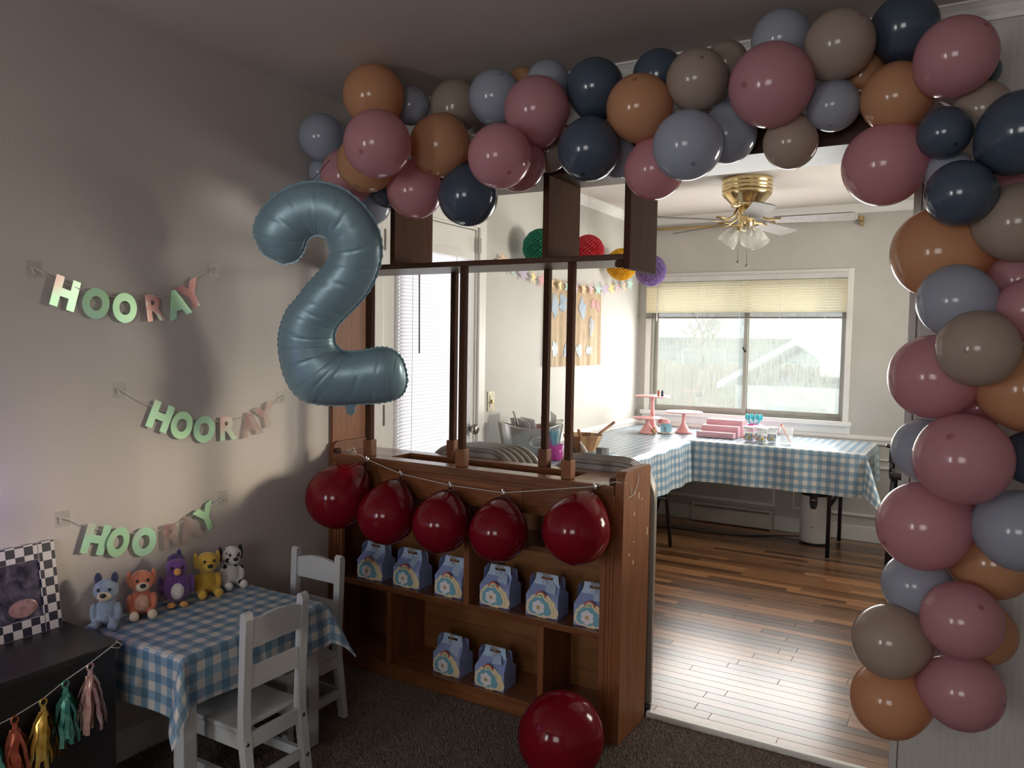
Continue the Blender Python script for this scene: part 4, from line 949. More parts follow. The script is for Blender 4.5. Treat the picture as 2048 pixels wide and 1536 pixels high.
def box_meshes():
    w, d, h, g = .068, .046, .078, .118
    m = MB(); v = [(-w, -d, 0), (w, -d, 0), (w, d, 0), (-w, d, 0), (-w, -d, h), (w, -d, h), (w, d, h), (-w, d, h), (-w + .012, -.004, g), (w - .012, -.004, g), (w - .012, .004, g), (-w + .012, .004, g)]
    m.add(v, [(0, 3, 2, 1), (0, 1, 5, 4), (1, 2, 6, 5), (2, 3, 7, 6), (3, 0, 4, 7), (4, 5, 9, 8), (6, 7, 11, 10), (5, 6, 10, 9), (7, 4, 8, 11), (8, 9, 10, 11)])
    FB['body'] = (m.mesh('box_body'), 'box_blue', (0, 0, 0))
    m = MB(); m.add([(-.056, -.010, g - .006), (.056, -.010, g - .006), (.050, -.004, g + .010), (-.050, -.004, g + .010), (-.046, -.001, g + .034), (-.024, -.001, g + .034), (-.024, -.003, g + .014), (.024, -.003, g + .014), (.024, -.001, g + .034), (.046, -.001, g + .034)], [(0, 1, 2, 3), (3, 6, 5, 4), (3, 2, 7, 6), (2, 9, 8, 7)]).box(-.046, .046, -.003, .002, g + .024, g + .036)
    FB['handle'] = (m.mesh('handle'), 'tag_blue', (0, 0, 0))
    for s in (-1, 1):
        m = MB(); m.add([(s * (w - .002), -.024, h + .01), (s * (w - .002), .024, h + .01), (s * (w - .004), .020, g + .022), (s * (w - .010), .008, g + .034), (s * (w - .010), -.008, g + .034), (s * (w - .004), -.020, g + .022)], [(0, 1, 2, 3, 4, 5)])
        FB['side_flap' + '.' * (s + 1)] = (m.mesh('side_flap'), 'box_blue', (0, 0, 0))
    f = -d
    FB['cloud_backing'] = (MB().prism(cloud(1.14, .010, -.001), f - .003, f - .0005).mesh('cloud_backing'), 'cloud_cream', (0, 0, .040))
    FB['cloud_border'] = (MB().prism(cloud(1.12, -.006, 0), f - .006, f - .0032).mesh('cloud_border'), 'cloud_cream', (0, 0, .040))
    FB['cloud_fill'] = (MB().prism(cloud(.91, -.006, -.001), f - .0075, f - .0062).mesh('cloud_fill'), 'cloud_blue', (0, 0, .040))
    FB['flower'] = (MB().prism(flower(1.15), f - .009, f - .0077).mesh('flower'), 'flower_white', (-.010, 0, .038))
    FB['gold_star'] = (MB().prism(star(.0095, .0055), f - .0105, f - .0092).mesh('gold_star'), 'gold_star', (-.010, 0, .038))
    FB['rainbow_band'] = (MB().prism(arch(.0165, .0225), f - .0062, f - .002).mesh('rainbow_band'), 'rain_red', (-.002, 0, .078))
    FB['rainbow_band.'] = (MB().prism(arch(.0105, .0165), f - .0062, f - .002).mesh('rainbow_band'), 'rain_cream', (-.002, 0, .078))
    FB['rainbow_band..'] = (MB().prism(arch(.005, .0105), f - .0062, f - .002).mesh('rainbow_band'), 'rain_green', (-.002, 0, .078))
    FB['gift_tag'] = (MB().prism([(-.006, .0), (.040, -.016), (.036, .022), (.014, .040), (-.004, .030)], -.0008, .0008).mesh('gift_tag'), 'tag_blue', (.012, -.034, .098))
    m = MB()
    for sg, tl in ((-1, .2), (1, -.1), (-1, .9), (1, .8)):
        L = .020 if abs(tl) < .5 else .015
        m.tube([(sg * L * .5 * (1 - math.cos(t * PI / 6)), -.004 * math.sin(t * PI / 12), tl * L * .5 * (1 - math.cos(t * PI / 6)) + .006 * math.sin(t * PI / 6)) for t in range(12)], .0009, 4, closed=True)
    for sg in (-1, .3, 1): m.tube(cat_curve([(0, -.002, 0), (sg * .007, -.008, -.008), (sg * .012, -.012, -.024)], 4), .0009, 4)
    FB['twine_bow'] = (m.mesh('twine_bow'), 'twine', (0, -.005, g + .026))
box_meshes()
def favour_box(loc, rz, label):
    t = thing('favour_box', label, 'favour box', loc, rz, 'favour boxes on the divider shelves')
    for k, (me, mt, off) in FB.items():
        o = put(k.strip('.'), me, mt, t, off)
        if k == 'gift_tag': o.rotation_euler = (-.75, random.uniform(-.5, .5), .1)
        if k == 'twine_bow': o.rotation_euler = (0, 0, random.uniform(-.4, .4))
for x, rz, lab in ((.205, .03, 'blue cloud favour box on the middle shelf, nearest the taupe wall'), (.405, .0, 'blue cloud favour box on the middle shelf, second from the taupe wall'), (.622, -.02, 'blue cloud favour box tucked beside the upright in the middle shelf'),
                   (.842, .0, 'blue cloud favour box on the middle shelf just past the upright'), (1.052, .02, 'blue cloud favour box under the red balloon by the end panel'), (1.255, .02, 'blue cloud favour box on the middle shelf against the end panel stile')):
    favour_box((x, .085, .379), rz, lab)
favour_box((.618, .085, .052), -.05, 'blue cloud favour box on the bottom shelf toward the taupe wall'); favour_box((.832, .072, .052), .0, 'blue cloud favour box on the bottom shelf toward the lower upright')

# ------------------------------------------------------------------ dining room tables
def fold_table(x0, x1, y0, y1, z, label, legs):
    t = thing('folding_table', label, 'table', (0, 0, 0))
    MB().box(x0, x1, y0, y1, z - .045, z, .008).obj('table_top', 'white_plastic', t)
    for pts in legs: MB().tube(pts, .0135, 8).obj('leg', 'black_metal', t)
    return t
TZ2 = .738
def legpair_x(x, ya, yb, lean):     # bent pair of legs standing at one end of the table
    return [[(x, ya, TZ2 - .05), (x + lean * .4, ya, .42), (x + lean, ya, .008)], [(x, yb, TZ2 - .05), (x + lean * .4, yb, .42), (x + lean, yb, .008)], [(x + lean * .45, ya, .36), (x + lean * .45, yb, .36)]]
def legpair_y(y, xa, xb, lean):
    return [[(xa, y, TZ2 - .05), (xa, y + lean * .4, .42), (xa, y + lean, .008)], [(xb, y, TZ2 - .05), (xb, y + lean * .4, .42), (xb, y + lean, .008)], [(xa, y + lean * .45, .36), (xb, y + lean * .45, .36)]]
AX0, AX1, AY0, AY1 = .035, .725, 1.12, 2.83
BX0, BX1, BY0, BY1 = .035, 1.855, 2.865, 3.565
fold_table(AX0, AX1, AY0, AY1, TZ2, 'long folding table with black legs standing along the door wall', legpair_y(AY0 + .35, AX0 + .08, AX1 - .07, -.14) + legpair_y(AY1 - .35, AX0 + .08, AX1 - .07, .20))
fold_table(BX0, BX1, BY0, BY1, TZ2, 'long folding table with black legs standing under the window', legpair_x(BX0 + .35, BY0 + .10, BY1 - .08, -.14) + legpair_x(BX1 - .22, BY0 + .12, BY1 - .05, .0))
cloth('gingham_cloth', AX0, AX1, AY0, AY1, TZ2, (.0, .29, .12, .0), 'gingham_dining', 'blue gingham plastic cloth on the long table by the door wall', step=.028, seed=5, wave=.010)
cloth('gingham_cloth', BX0, BX1, BY0, BY1, TZ2, (.0, .27, .285, .0), 'gingham_dining', 'blue gingham plastic cloth on the long table under the window', step=.028, seed=8, wave=.010)
TT = TZ2 + .004
# ---- things on the window table
def cake_stand(loc, R, h, label, r0=.05):
    t = thing('cake_stand', label, 'cake stand', loc, 0, 'pink cake stands')
    MB().lathe([(.0, h - .008), (R - .004, h - .008), (R, h - .006), (R, h), (R - .004, h + .001), (0, h)], 40).obj('plate', 'pink_enamel', t)
    MB().lathe([(0, 0), (r0 * 1.3, 0), (r0 * 1.32, .006), (r0 * 1.05, .014), (r0 * .98, .024), (r0 * .72, .040), (r0 * .55, .055), (.016, h * .55 if h > .18 else .07), (.012, h - .03), (.022, h - .009), (0, h - .009)], 28).obj('pedestal', 'pink_enamel', t)
cake_stand((.300, 3.215, TT), .135, .272, 'tall pink metal cake stand with two tiny figures on top')
cake_stand((.322, 3.05, TT), .112, .118, 'short pink metal cake stand in front of the tall one')
cake_stand((.545, 3.23, TT), .140, .163, 'medium pink metal cake stand beside the pink risers')
for k, (dx, c, l) in enumerate(((.055, 'rain_red', 'tiny reddish brown figure standing on the tall cake stand'), (.085, 'plush_navy', 'tiny dark figure standing on the tall cake stand'))):
    f = thing('cake_topper', l, 'cake topper', (.300 + dx, 3.19, TT + .2735))
    MB().lathe([(.0, 0), (.012, 0), (.010, .012), (.006, .020), (0, .022)], 12).obj('topper_body', c, f); MB().ell((0, 0, .030), (.010, .010, .012), 12, 8).obj('topper_head', c, f)
    MB().prism(star(.006, .003), -.002, .002).obj('topper_hat', c, f, (0, 0, .044))
ty = thing('toy_house', 'small white toy house with a pink domed roof between cake stands', 'toy', (.438, 3.12, TT))
MB().box(-.055, .055, -.035, .035, 0, .012, .003).obj('toy_base', 'white_plastic', ty); MB().box(-.025, .045, -.028, .028, .012, .075, .003).obj('toy_wall', 'clear_blue', ty)
MB().lathe([(.05, 0), (.048, .012), (.035, .026), (.012, .034), (0, .035)], 20).obj('toy_roof', 'pink_enamel', ty, (-.01, 0, .075)); MB().box(.0, .02, -.030, -.028, .02, .05).obj('toy_door', 'plush_blue', ty)
jr = thing('small_jar', 'little amber jar beside the toy house', 'jar', (.385, 3.03, TT)); MB().lathe([(0, 0), (.013, 0), (.014, .03), (.010, .038), (0, .038)], 14).obj('jar_body', 'acacia_light', jr); MB().lathe([(.011, .038), (.011, .048), (0, .048)], 14).obj('jar_lid', 'brass_dull', jr)
rs = thing('pink_riser', 'pink three step display riser by the window', 'riser', (.84, 3.20, TT))
for k in range(3): MB().box(-.145 + .012 * k, .125 + .010 * k, -.13 + .085 * k, -.045 + .085 * k, 0, .040 * (k + 1), .002).obj('step', 'pink_card', rs)
def cup(loc, label, lid=True):
    t = thing('party_cup', label, 'cup', loc, 0, 'printed party cups')
    MB().lathe([(0, 0), (.028, 0), (.030, .004), (.038, .098), (.036, .098), (.028, .006), (0, .006)], 24).obj('cup_body', 'clear_plastic', t)
    MB().lathe([(0, .006), (.0275, .007), (.033, .062), (0, .062)], 20).obj('cup_filling', 'white_plastic', t)
    for k in range(4):
        a = -PI / 2 + (k - 1.5) * .6; MB().ell((.034 * math.cos(a), .034 * math.sin(a), .03 + .016 * (k % 2)), (.007, .007, .010), 8, 6).obj('cup_print', ('orange_plastic', 'plush_blue', 'plush_yellow', 'plush_blue')[k], t)
    MB().lathe([(.041, .096), (.042, .104), (.036, .108), (0, .108)], 24).obj('cup_lid', 'white_plastic', t)
for (x, y), l in (((1.085, 3.02), 'printed clear party cup with white lid next to the risers'), ((1.135, 3.10), 'printed clear party cup with white lid behind the others'), ((1.185, 2.985), 'printed clear party cup with white lid at the table edge'), ((1.232, 3.07), 'printed clear party cup with white lid beside the glass')): cup((x, y, TT), l)
sc = thing('spoon_cup', 'hot pink cup holding teal spoons by the window', 'cup', (1.045, 3.33, TT))
MB().lathe([(0, 0), (.040, 0), (.048, .095), (.044, .095), (.038, .004), (0, .004)], 24).obj('cup_body', 'hot_pink', sc)
for k in range(9):
    a = k * .7; x, y = .026 * math.cos(a), .026 * math.sin(a)
    MB().tube([(x * .5, y * .5, .01), (x * 1.3, y * 1.3, .10), (x * 1.8, y * 1.8, .125)], .003, 6).ell((x * 2.0, y * 2.0, .145), (.013, .007, .022), 10, 8).obj('spoon', 'teal_plastic', sc)
gl = thing('glass_tumbler', 'clear glass tumbler with orange tongs inside', 'glass', (1.335, 3.04, TT))
MB().lathe([(0, 0), (.038, 0), (.042, .006), (.045, .112), (.042, .112), (.038, .010), (0, .010)], 28).obj('glass_body', 'clear_plastic', gl)
tg = thing('orange_tongs', 'orange plastic tongs standing in the glass tumbler', 'tongs', (1.335, 3.04, TT + .012)); MB().bar((.028, 0, .0), (-.030, 0, .118), .012, .004).bar((.024, .01, .0), (-.036, .012, .112), .012, .004).obj('tongs_arms', 'orange_plastic', tg); MB().tube([(-.030, 0, .118), (-.040, .004, .123), (-.036, .012, .112)], .005, 6).obj('tongs_hinge', 'orange_plastic', tg)
pk = thing('clear_package', 'crinkled clear package lying by the short cake stand', 'package', (.235, 3.0, TT)); MB().box(-.06, .06, -.03, .03, 0, .018, .006).obj('package_film', 'clear_plastic', pk)
# ---- things on the door-wall table
bk = thing('oval_tub', 'silver oval metal tub stuffed with papers', 'tub', (.215, 1.44, TT), math.radians(48))
def oval(prof, sx, sy, n=32):
    m = MB(); m.lathe(prof, n, cap=False); m.v = [(x * sx, y * sy, z) for x, y, z in m.v]; return m
m = oval([(0.0, .004), (.78, .004), (.80, 0), (.82, .004), (1.0, .150), (1.02, .156), (1.0, .160), (.98, .154), (.79, .010), (0, .010)], .200, .105)
m.v = [(x, y, z * 1.12 + (.040 * (x / .200) ** 2 if z > .1 else 0)) for x, y, z in m.v]
m.obj('tub_body', 'silver_tin', bk)
MB().tube([(.0 + .040 * math.cos(t * PI / 9), -.108 - .012 * abs(math.sin(t * PI / 9)), .10 + .030 * math.sin(t * PI / 9)) for t in range(18)], .0045, 7, closed=True).obj('tub_handle', 'silver_tin', bk)
MB().box(-.03, .03, -.106, -.094, .13, .142, .002).obj('handle_bracket', 'silver_tin', bk)
rnd = random.Random(4); ca, sa_ = math.cos(math.radians(48)), math.sin(math.radians(48))
plist = [(-.11, 'newsprint', 'folded newspaper'), (-.075, 'paper_white', 'white paper sheet'), (-.04, 'newsprint', 'printed flyer'), (-.005, 'newsprint', 'printed leaflet'), (.03, 'news_red', 'red and white magazine'), (.065, 'newsprint', 'grey printed booklet'), (.10, 'paper_white', 'white envelope')]
for k, (u, mt, nm) in enumerate(plist):
    mb = MB(); w = .055 + rnd.uniform(0, .012); hh = .21 + rnd.uniform(0, .06)
    n = 6; vs = []; tl = rnd.uniform(-.35, .35)
    for j in range(n + 1):
        t = j / n; b = .015 * math.sin(t * PI)
        for s in (-1, 1):
            for e in (0, .003): vs.append((b + e + u * .0, s * w + tl * t * .05, hh * t))
    fs = []
    for j in range(n):
        a = j * 4; fs += [(a, a + 2, a + 6, a + 4), (a + 1, a + 5, a + 7, a + 3), (a, a + 4, a + 5, a + 1), (a + 2, a + 3, a + 7, a + 6)]
    fs += [(0, 1, 3, 2), (4 * n, 4 * n + 2, 4 * n + 3, 4 * n + 1)]
    mb.add(vs, fs); o = mb.obj('paper', mt, None, (.205 + ca * u, 1.46 + sa_ * u, TT + .014), (rnd.uniform(-.18, .18), rnd.uniform(.0, .25) * (1 if u > 0 else -1), math.radians(48) + rnd.uniform(-.5, .5)))
    tag(o, nm + ' sticking out of the silver tub, ' + ('next to its rim' if abs(u) > .09 else 'among the other papers'), 'paper', 'papers in the silver tub')
sco = thing('scissors', 'white handled scissors standing in the silver tub', 'scissors', (.165, 1.40, TT + .02))
MB().bar((0, 0, 0), (0, 0, .15), .012, .002).obj('blades', 'steel', sco)
for s in (-1, 1): MB().tube([(s * .016 + .013 * math.cos(t * PI / 6), 0, .18 + .024 * math.sin(t * PI / 6)) for t in range(12)], .004, 6, closed=True).obj('finger_loop', 'white_plastic', sco)
pc = thing('fork_cup', 'magenta clear cup full of clear plastic forks', 'cup', (.372, 1.44, TT))
MB().lathe([(0, 0), (.042, 0), (.046, .003), (.052, .088), (.049, .088), (.043, .006), (0, .006)], 24).obj('cup_body', 'purple_clear', pc)
for k in range(14):
    a = rnd.uniform(0, 6.28); r = rnd.uniform(.005, .035); x, y = r * math.cos(a), r * math.sin(a)
    mb = MB(); mb.bar((x * .4, y * .4, .012), (x * 1.2, y * 1.2, .125), .006, .0025)
    for s in (-1, 0, 1): mb.bar((x * 1.2 + s * .004, y * 1.2, .125), (x * 1.5 + s * .005, y * 1.5, .165), .002, .002)
    mb.obj('fork', 'clear_blue', pc)
bw2 = thing('wooden_bowl', 'striped acacia salad bowl with wooden servers', 'bowl', (.365, 1.83, TT))
for k in range(20):
    a0, a1 = 2 * PI * k / 20, 2 * PI * (k + 1) / 20; pr = [(.078, 0), (.082, .004), (.125, .108), (.116, .108), (.074, .012)]
    vs = [(r * math.cos(a), r * math.sin(a), z) for a in (a0, a1) for r, z in pr]; n = 5
    MB().add(vs, [tuple(range(n)), tuple(range(2 * n - 1, n - 1, -1))] + [(i, (i + 1) % n, (i + 1) % n + n, i + n) for i in range(n)]).obj('stave', 'acacia_light' if k % 3 == 1 else 'acacia', bw2)
MB().lathe([(0, 0), (.078, 0), (.078, .010), (0, .010)], 20).obj('bowl_base', 'acacia', bw2)
for a, b, l in (((-.02, -.03, .015), (-.045, -.07, .150), 'short dark wooden server in the salad bowl, next to the fork cup'), ((.02, -.02, .015), (.005, -.075, .145), 'short wooden server in the salad bowl, in the middle'), ((-.02, .0, .02), (.155, .13, .185), 'long wooden spoon handle leaning out of the salad bowl')):
    sv = thing('wooden_server', l, 'utensil', (.365, 1.83, TT), 0, 'servers in the salad bowl'); A_ = Vector(a); B_ = Vector(b); MB().tube([A_, A_.lerp(B_, .3), B_], [.016, .008, .009], 8).obj('server_handle', 'acacia', sv); MB().ell(A_, (.018, .014, .010), 10, 8).obj('server_bowl', 'acacia', sv)
nb = MB(); nb.box(-.09, .09, -.06, .06, 0, .008, .003); o = nb.obj('napkin_stack', 'star_pink', None, (.43, 1.60, TT), (0, 0, .3)); tag(o, 'pink patterned napkins on the table behind the folded chairs', 'napkins')
bp = thing('plate_pack', 'wrapped pack of pale blue plates on the table', 'package', (.58, 1.62, TT)); MB().lathe([(0, 0), (.09, 0), (.105, .020), (.105, .028), (0, .030)], 26).obj('plates', 'clear_blue', bp); MB().box(-.035, -.01, -.012, .012, .030, .055, .003).obj('film_twist', 'clear_plastic', bp)
gb = thing('small_grey_box', 'small grey box standing on the plate pack', 'box', (.60, 1.60, TT + .031)); MB().box(-.034, .034, -.016, .016, 0, .040, .002).obj('carton', 'stack_grey', gb); MB().box(.004, .034, -.0168, -.016, .002, .038).obj('carton_label', 'newsprint', gb)
pbk = thing('white_paper_twist', 'crumpled white paper twist in front of the salad bowl', 'paper', (.46, 1.70, TT)); MB().tube(cat_curve([(0, 0, .004), (-.02, .01, .03), (-.05, .02, .062), (-.07, .03, .085)], 4), [.010, .012, .009, .011, .008, .010, .012, .009, .006, .007, .006, .005, .004], 7).ell((.004, 0, .010), (.022, .016, .011), 8, 6).obj('twist', 'paper_white', pbk)

# ------------------------------------------------------------------ folded chairs leaning behind the divider
def folded_chair():
    t = thing('folding_chair', '', 'chair', (0, 0, 0), 0, '')
    w = .222
    arc = lambda ww, r, z: [(-ww, 0, .0), (-ww, 0, z - r)] + [(-ww + r - r * math.cos(k * PI / 12), 0, z - r + r * math.sin(k * PI / 12)) for k in range(1, 7)] + [(ww - r + r * math.sin(k * PI / 12), 0, z - r + r * math.cos(k * PI / 12)) for k in range(0, 6)] + [(ww, 0, z - r), (ww, 0, 0)]
    MB().tube(arc(w, .13, .945), .012, 8, sx=1.0, sy=1.25).obj('front_frame', 'chair_taupe', t)
    MB().tube([(x * .86, .013, z * .80) for x, y, z in arc(w, .05, .80)], .009, 8).obj('rear_frame', 'chair_taupe', t)
    pl = [(x * .95, z) for x, y, z in arc(w, .13, .940)][1:-1]; pl = [(-w * .95, .70)] + [p for p in pl if p[1] > .72] + [(w * .95, .70)]
    MB().prism(pl, -.008, .008).obj('backrest', 'chair_vinyl', t)
    MB().box(-w * .80, w * .80, .002, .018, .25, .62, .008).obj('seat', 'chair_vinyl', t)
    MB().tube([(-w, 0, .12), (w, 0, .12)], .006, 6).obj('crossbar', 'chair_taupe', t)
    for s in (-1, 1): MB().lathe([(.015, -.004), (.015, .03), (0, .03)], 10).obj('foot_cap', 'black_plastic', t, (s * w, 0, 0))
    for s in (-1, 1): MB().tube([(s * (w + .006), .004, .44), (s * (w + .010), .012, .40), (s * (w + .006), .022, .36)], .004, 6).obj('hinge_link', 'steel', t)
    return t
fc = folded_chair(); fkids = kids(fc); first = True
for gname, cx0, cnt, labs in (('left', .560, 5, 'taupe folding chair folded flat behind the divider, door side'), ('right', 1.166, 4, 'taupe folding chair folded flat behind the divider, by the walkway')):
    for k in range(cnt):
        if first: o = fc; first = False
        else:
            o = fc.copy(); COL.objects.link(o)
            for c in fkids: d = c.copy(); COL.objects.link(d); d.parent = o
        o.location = (cx0 + k * (.010 if gname == 'left' else -.012), .290 + k * .037, .004); o.rotation_euler = (math.radians(.0), 0, 0)
        o['label'] = labs.replace('folded flat', ('touching the back panel, folded flat', 'second from the back panel, folded flat', 'third from the back panel, folded flat', 'fourth from the back panel, folded flat', 'fifth from the back panel, folded flat')[k]); o['group'] = 'folded chairs stacked behind the divider'

# ------------------------------------------------------------------ ceiling fan
fan = thing('ceiling_fan', 'brass ceiling fan with five blades and glass light shades', 'ceiling fan', (1.175, 2.40, HC))
MB().lathe([(0, 0), (.148, 0), (.152, -.006), (.152, -.030), (.148, -.034), (.152, -.038), (.152, -.052), (.148, -.056), (.150, -.060), (.150, -.078), (0, -.078)], 48).obj('canopy', 'brass', fan)
MB().lathe([(0, -.078), (.150, -.078), (.148, -.096), (.135, -.112), (.115, -.132), (.098, -.150), (.090, -.160), (.094, -.166), (.088, -.172), (0, -.172)], 40).obj('motor_housing', 'brass', fan)
MB().lathe([(0, -.172), (.050, -.172), (.052, -.215), (.040, -.225), (.046, -.240), (.050, -.290), (.038, -.305), (.022, -.318), (0, -.322)], 24).obj('hub', 'brass', fan)
for k in range(5):
    a = math.radians(5 + 72 * k); dz = -.262
    R_ = Matrix.Rotation(a, 4, 'Z'); pit = Matrix.Rotation(math.radians(-12), 4, 'X')
    m = MB(); out = []
    for t in range(13): out.append((.17 + .44 * t / 12, .052 + .012 * t / 12))
    pl = [(x, y) for x, y in out] + [(.622, .055), (.630, .035), (.632, 0), (.630, -.035), (.622, -.055)] + [(x, -y) for x, y in out[::-1]]
    n = len(pl); vs = [(x, y, 0) for x, y in pl] + [(x, y, .006) for x, y in pl]
    m.add([tuple(R_ @ (pit @ Vector(v)) + Vector((0, 0, dz))) for v in vs], [tuple(range(n)), tuple(range(2 * n - 1, n - 1, -1))] + [(i, (i + 1) % n, (i + 1) % n + n, i + n) for i in range(n)])
    b = m.obj('blade', 'fan_blade', fan)
    ir = MB()
    for pts in ([(.06, 0, -.180), (.085, 0, -.235), (.13, 0, dz + .008), (.16, .022, dz + .014), (.21, .032, dz + .014)], [(.06, 0, -.180), (.085, 0, -.235), (.13, 0, dz + .008), (.16, -.022, dz + .006), (.21, -.032, dz + .004)]):
        ir.tube([tuple(R_ @ Vector(p)) for p in pts], .007, 6)
    ir.obj('blade_iron', 'brass_dull', b)
for k in range(3):
    a = math.radians(-62 + 120 * k + 0); dirv = Vector((math.cos(a) * .62, math.sin(a) * .62, -.78)).normalized()
    q = dirv.to_track_quat('Z', 'Y').to_matrix().to_4x4(); T = Matrix.Translation(Vector((math.cos(a) * .045, math.sin(a) * .045, -.292))) @ q
    s = MB().lathe([(.018, 0), (.022, .012), (.026, .022), (.045, .045), (.055, .075), (.060, .110), (.063, .128), (.060, .128), (.052, .076), (.042, .047), (.024, .025)], 24, mat=T, cap=False).obj('shade', 'shade_glass', fan)
    MB().lathe([(0, -.01), (.016, -.01), (.019, .02), (.012, .028), (0, .028)], 14, mat=T).obj('socket', 'brass', s); MB().ell((0, 0, .060), (.020, .020, .030), 12, 10, mat=T).obj('bulb', 'white_plastic', s)
for x, y, L in ((-.035, -.03, .20), (.02, -.035, .225)): MB().tube([(x, y, -.30), (x, y, -.30 - L)], .0014, 5).lathe([(0, -.30 - L - .022), (.007, -.30 - L - .020), (.009, -.30 - L - .008), (.004, -.30 - L), (0, -.30 - L)], 10, mat=Matrix.Translation((x, y, 0))).obj('pull_chain', 'nickel', fan)
# curtain rod
ro = thing('curtain_rod', 'thin brass curtain rod above the window', 'curtain rod', (0, YB, 2.335))
MB().tube([(.02, -.05, .008), (1.70, -.05, .0)], .009, 8).tube([(.02, -.05, .008), (.95, -.05, .003)], .012, 8).obj('rod', 'brass_dull', ro)
for x in (.06, 1.69): MB().box(x - .012, x + .012, -.062, 0, -.018, .018, .003).box(x - .008, x + .008, -.03, -.002, -.05, -.018, .002).obj('rod_bracket', 'brass_dull', ro)
# honeycomb balls on the door wall
def honey(loc, R, mat, label):
    t = thing('honeycomb_ball', label, 'paper ball', loc, random.random(), 'tissue honeycomb balls')
    seg, ring = 120, 60; vs = []; fs = []; NU, NV = 22, 13
    for i in range(ring + 1):
        th = PI * i / ring
        for k in range(seg):
            a = 2 * PI * k / seg; du = abs((a * NU / (2 * PI)) % 1 - .5) * 2; dv = abs((th * NV / PI) % 1 - .5) * 2
            r = R * (1 - .20 * min(1, abs(du + dv - 1) * 1.8) * math.sin(th) ** .5)      # diamond cells between glued ridges
            vs.append((r * math.sin(th) * math.cos(a), r * math.sin(th) * math.sin(a), r * math.cos(th)))
    for i in range(ring):
        for k in range(seg): k2 = (k + 1) % seg; fs.append((i * seg + k, (i + 1) * seg + k, (i + 1) * seg + k2, i * seg + k2))
    MB().add(vs, fs).obj('tissue_ball', mat, t); MB().tube([(0, 0, R), (0, 0, HC - loc[2] - .004)], .0012, 5).obj('hang_thread', 'cord_white', t)
honey((.14, 1.66, 1.985), .115, 'tissue_green', 'green tissue honeycomb ball over the door-wall end of the stars')
honey((.14, 2.33, 2.035), .112, 'tissue_red', 'red tissue honeycomb ball hanging between green and yellow ones')
honey((.14, 2.92, 2.00), .120, 'tissue_yellow', 'yellow tissue honeycomb ball hanging near the window corner')
honey((.30, 3.10, 1.965), .120, 'tissue_purple', 'lilac tissue honeycomb ball hanging in the window corner')
# star garland on the wall
sg = thing('star_garland', 'string of pastel paper stars on the dining wall', 'garland', (0, 0, 0))
sc_pts = [(1.20, 1.965), (1.433, 1.90), (1.62, 1.86), (2.0, 1.822), (2.4, 1.812), (2.75, 1.828), (3.1, 1.862), (3.42, 1.92)]
cv = cat_curve([(.03, y, z) for y, z in sc_pts], 8); MB().tube(cv, .001, 4).obj('cord', 'cord_white', sg)
sm = ['star_peach', 'star_mint', 'star_lilac', 'star_yellow', 'star_pink', 'star_peach', 'star_yellow', 'star_mint', 'star_lilac', 'star_peach', 'star_pink', 'star_mint', 'star_lilac', 'star_yellow', 'star_pink', 'star_peach', 'star_mint']
ys = np.linspace(1.40, 3.36, 17); star_me = {}
for y, mt in zip(ys, sm):
    z = float(np.interp(y, [p.y for p in cv], [p.z for p in cv]))
    if mt not in star_me: star_me[mt] = MB().prism(star(.052, .020), -.0008, .0008).mesh('star')
    put('star', star_me[mt], mt, sg, (.032, float(y), z - .022), (0, random.uniform(-.4, .4), PI / 2 + random.uniform(-.35, .35)))
# kraft paper mural with soft paint patches
po = thing('kraft_paper_mural', 'wavy brown kraft paper painted with loose pastel shapes', 'mural', (0.004, 0, 0))
def wavy(y): return .010 + .0045 * math.sin(y * 31) + .003 * math.sin(y * 71 + 1)
ny, nz = 60, 12; vs = []; y0, y1, z0, z1 = 1.965, 2.848, 1.252, 1.815
for j in range(nz + 1):
    for i in range(ny + 1):
        y = y0 + (y1 - y0) * i / ny; z = z0 + (z1 - z0) * j / nz; a = .35 + .65 * (1 - j / nz)
        vs.append((wavy(y) * a + .002, y, z + .015 * (i / ny < .5) * (j == nz)))
m = MB().add(vs, [(j * (ny + 1) + i, j * (ny + 1) + i + 1, (j + 1) * (ny + 1) + i + 1, (j + 1) * (ny + 1) + i) for j in range(nz) for i in range(ny)], True); m.obj('paper_sheet', 'kraft', po)
def patch(yc, zc, ry, rz_, mat, seed):
    r = random.Random(seed); n = 18; P = []
    for k in range(n):
        a = 2 * PI * k / n; q = r.uniform(.6, 1.15); y = yc + ry * q * math.cos(a); z = zc + rz_ * q * math.sin(a); aa = .35 + .65 * (1 - (z - z0) / (z1 - z0))
        P.append((wavy(y) * aa + .0045, y, z))
    c = (wavy(yc) * (.35 + .65 * (1 - (zc - z0) / (z1 - z0))) + .006, yc, zc)
    MB().add([c] + P, [(0, k + 1, (k + 1) % n + 1) for k in range(n)]).obj('paint_patch', mat, po)
plain('paint_blue', (.30, .38, .46), .6); plain('paint_grey', (.34, .35, .36), .6); plain('paint_pink', (.55, .26, .28), .6); plain('paint_gold', (.60, .42, .12), .6); plain('paint_pale', (.50, .56, .60), .6)
for k, a in enumerate(((2.10, 1.66, .05, .09, 'paint_blue'), (2.22, 1.68, .06, .07, 'paint_blue'), (2.52, 1.66, .06, .08, 'paint_blue'), (2.70, 1.70, .045, .04, 'paint_pink'), (2.79, 1.69, .035, .05, 'paint_pink'), (2.38, 1.50, .05, .07, 'paint_pink'), (2.68, 1.53, .045, .09, 'paint_grey'), (2.69, 1.48, .035, .035, 'paint_gold'), (2.64, 1.36, .05, .04, 'paint_pale'), (2.10, 1.37, .06, .06, 'paint_pale'), (2.28, 1.36, .06, .05, 'paint_blue'), (2.47, 1.36, .05, .05, 'paint_pale'))): patch(*a, k)

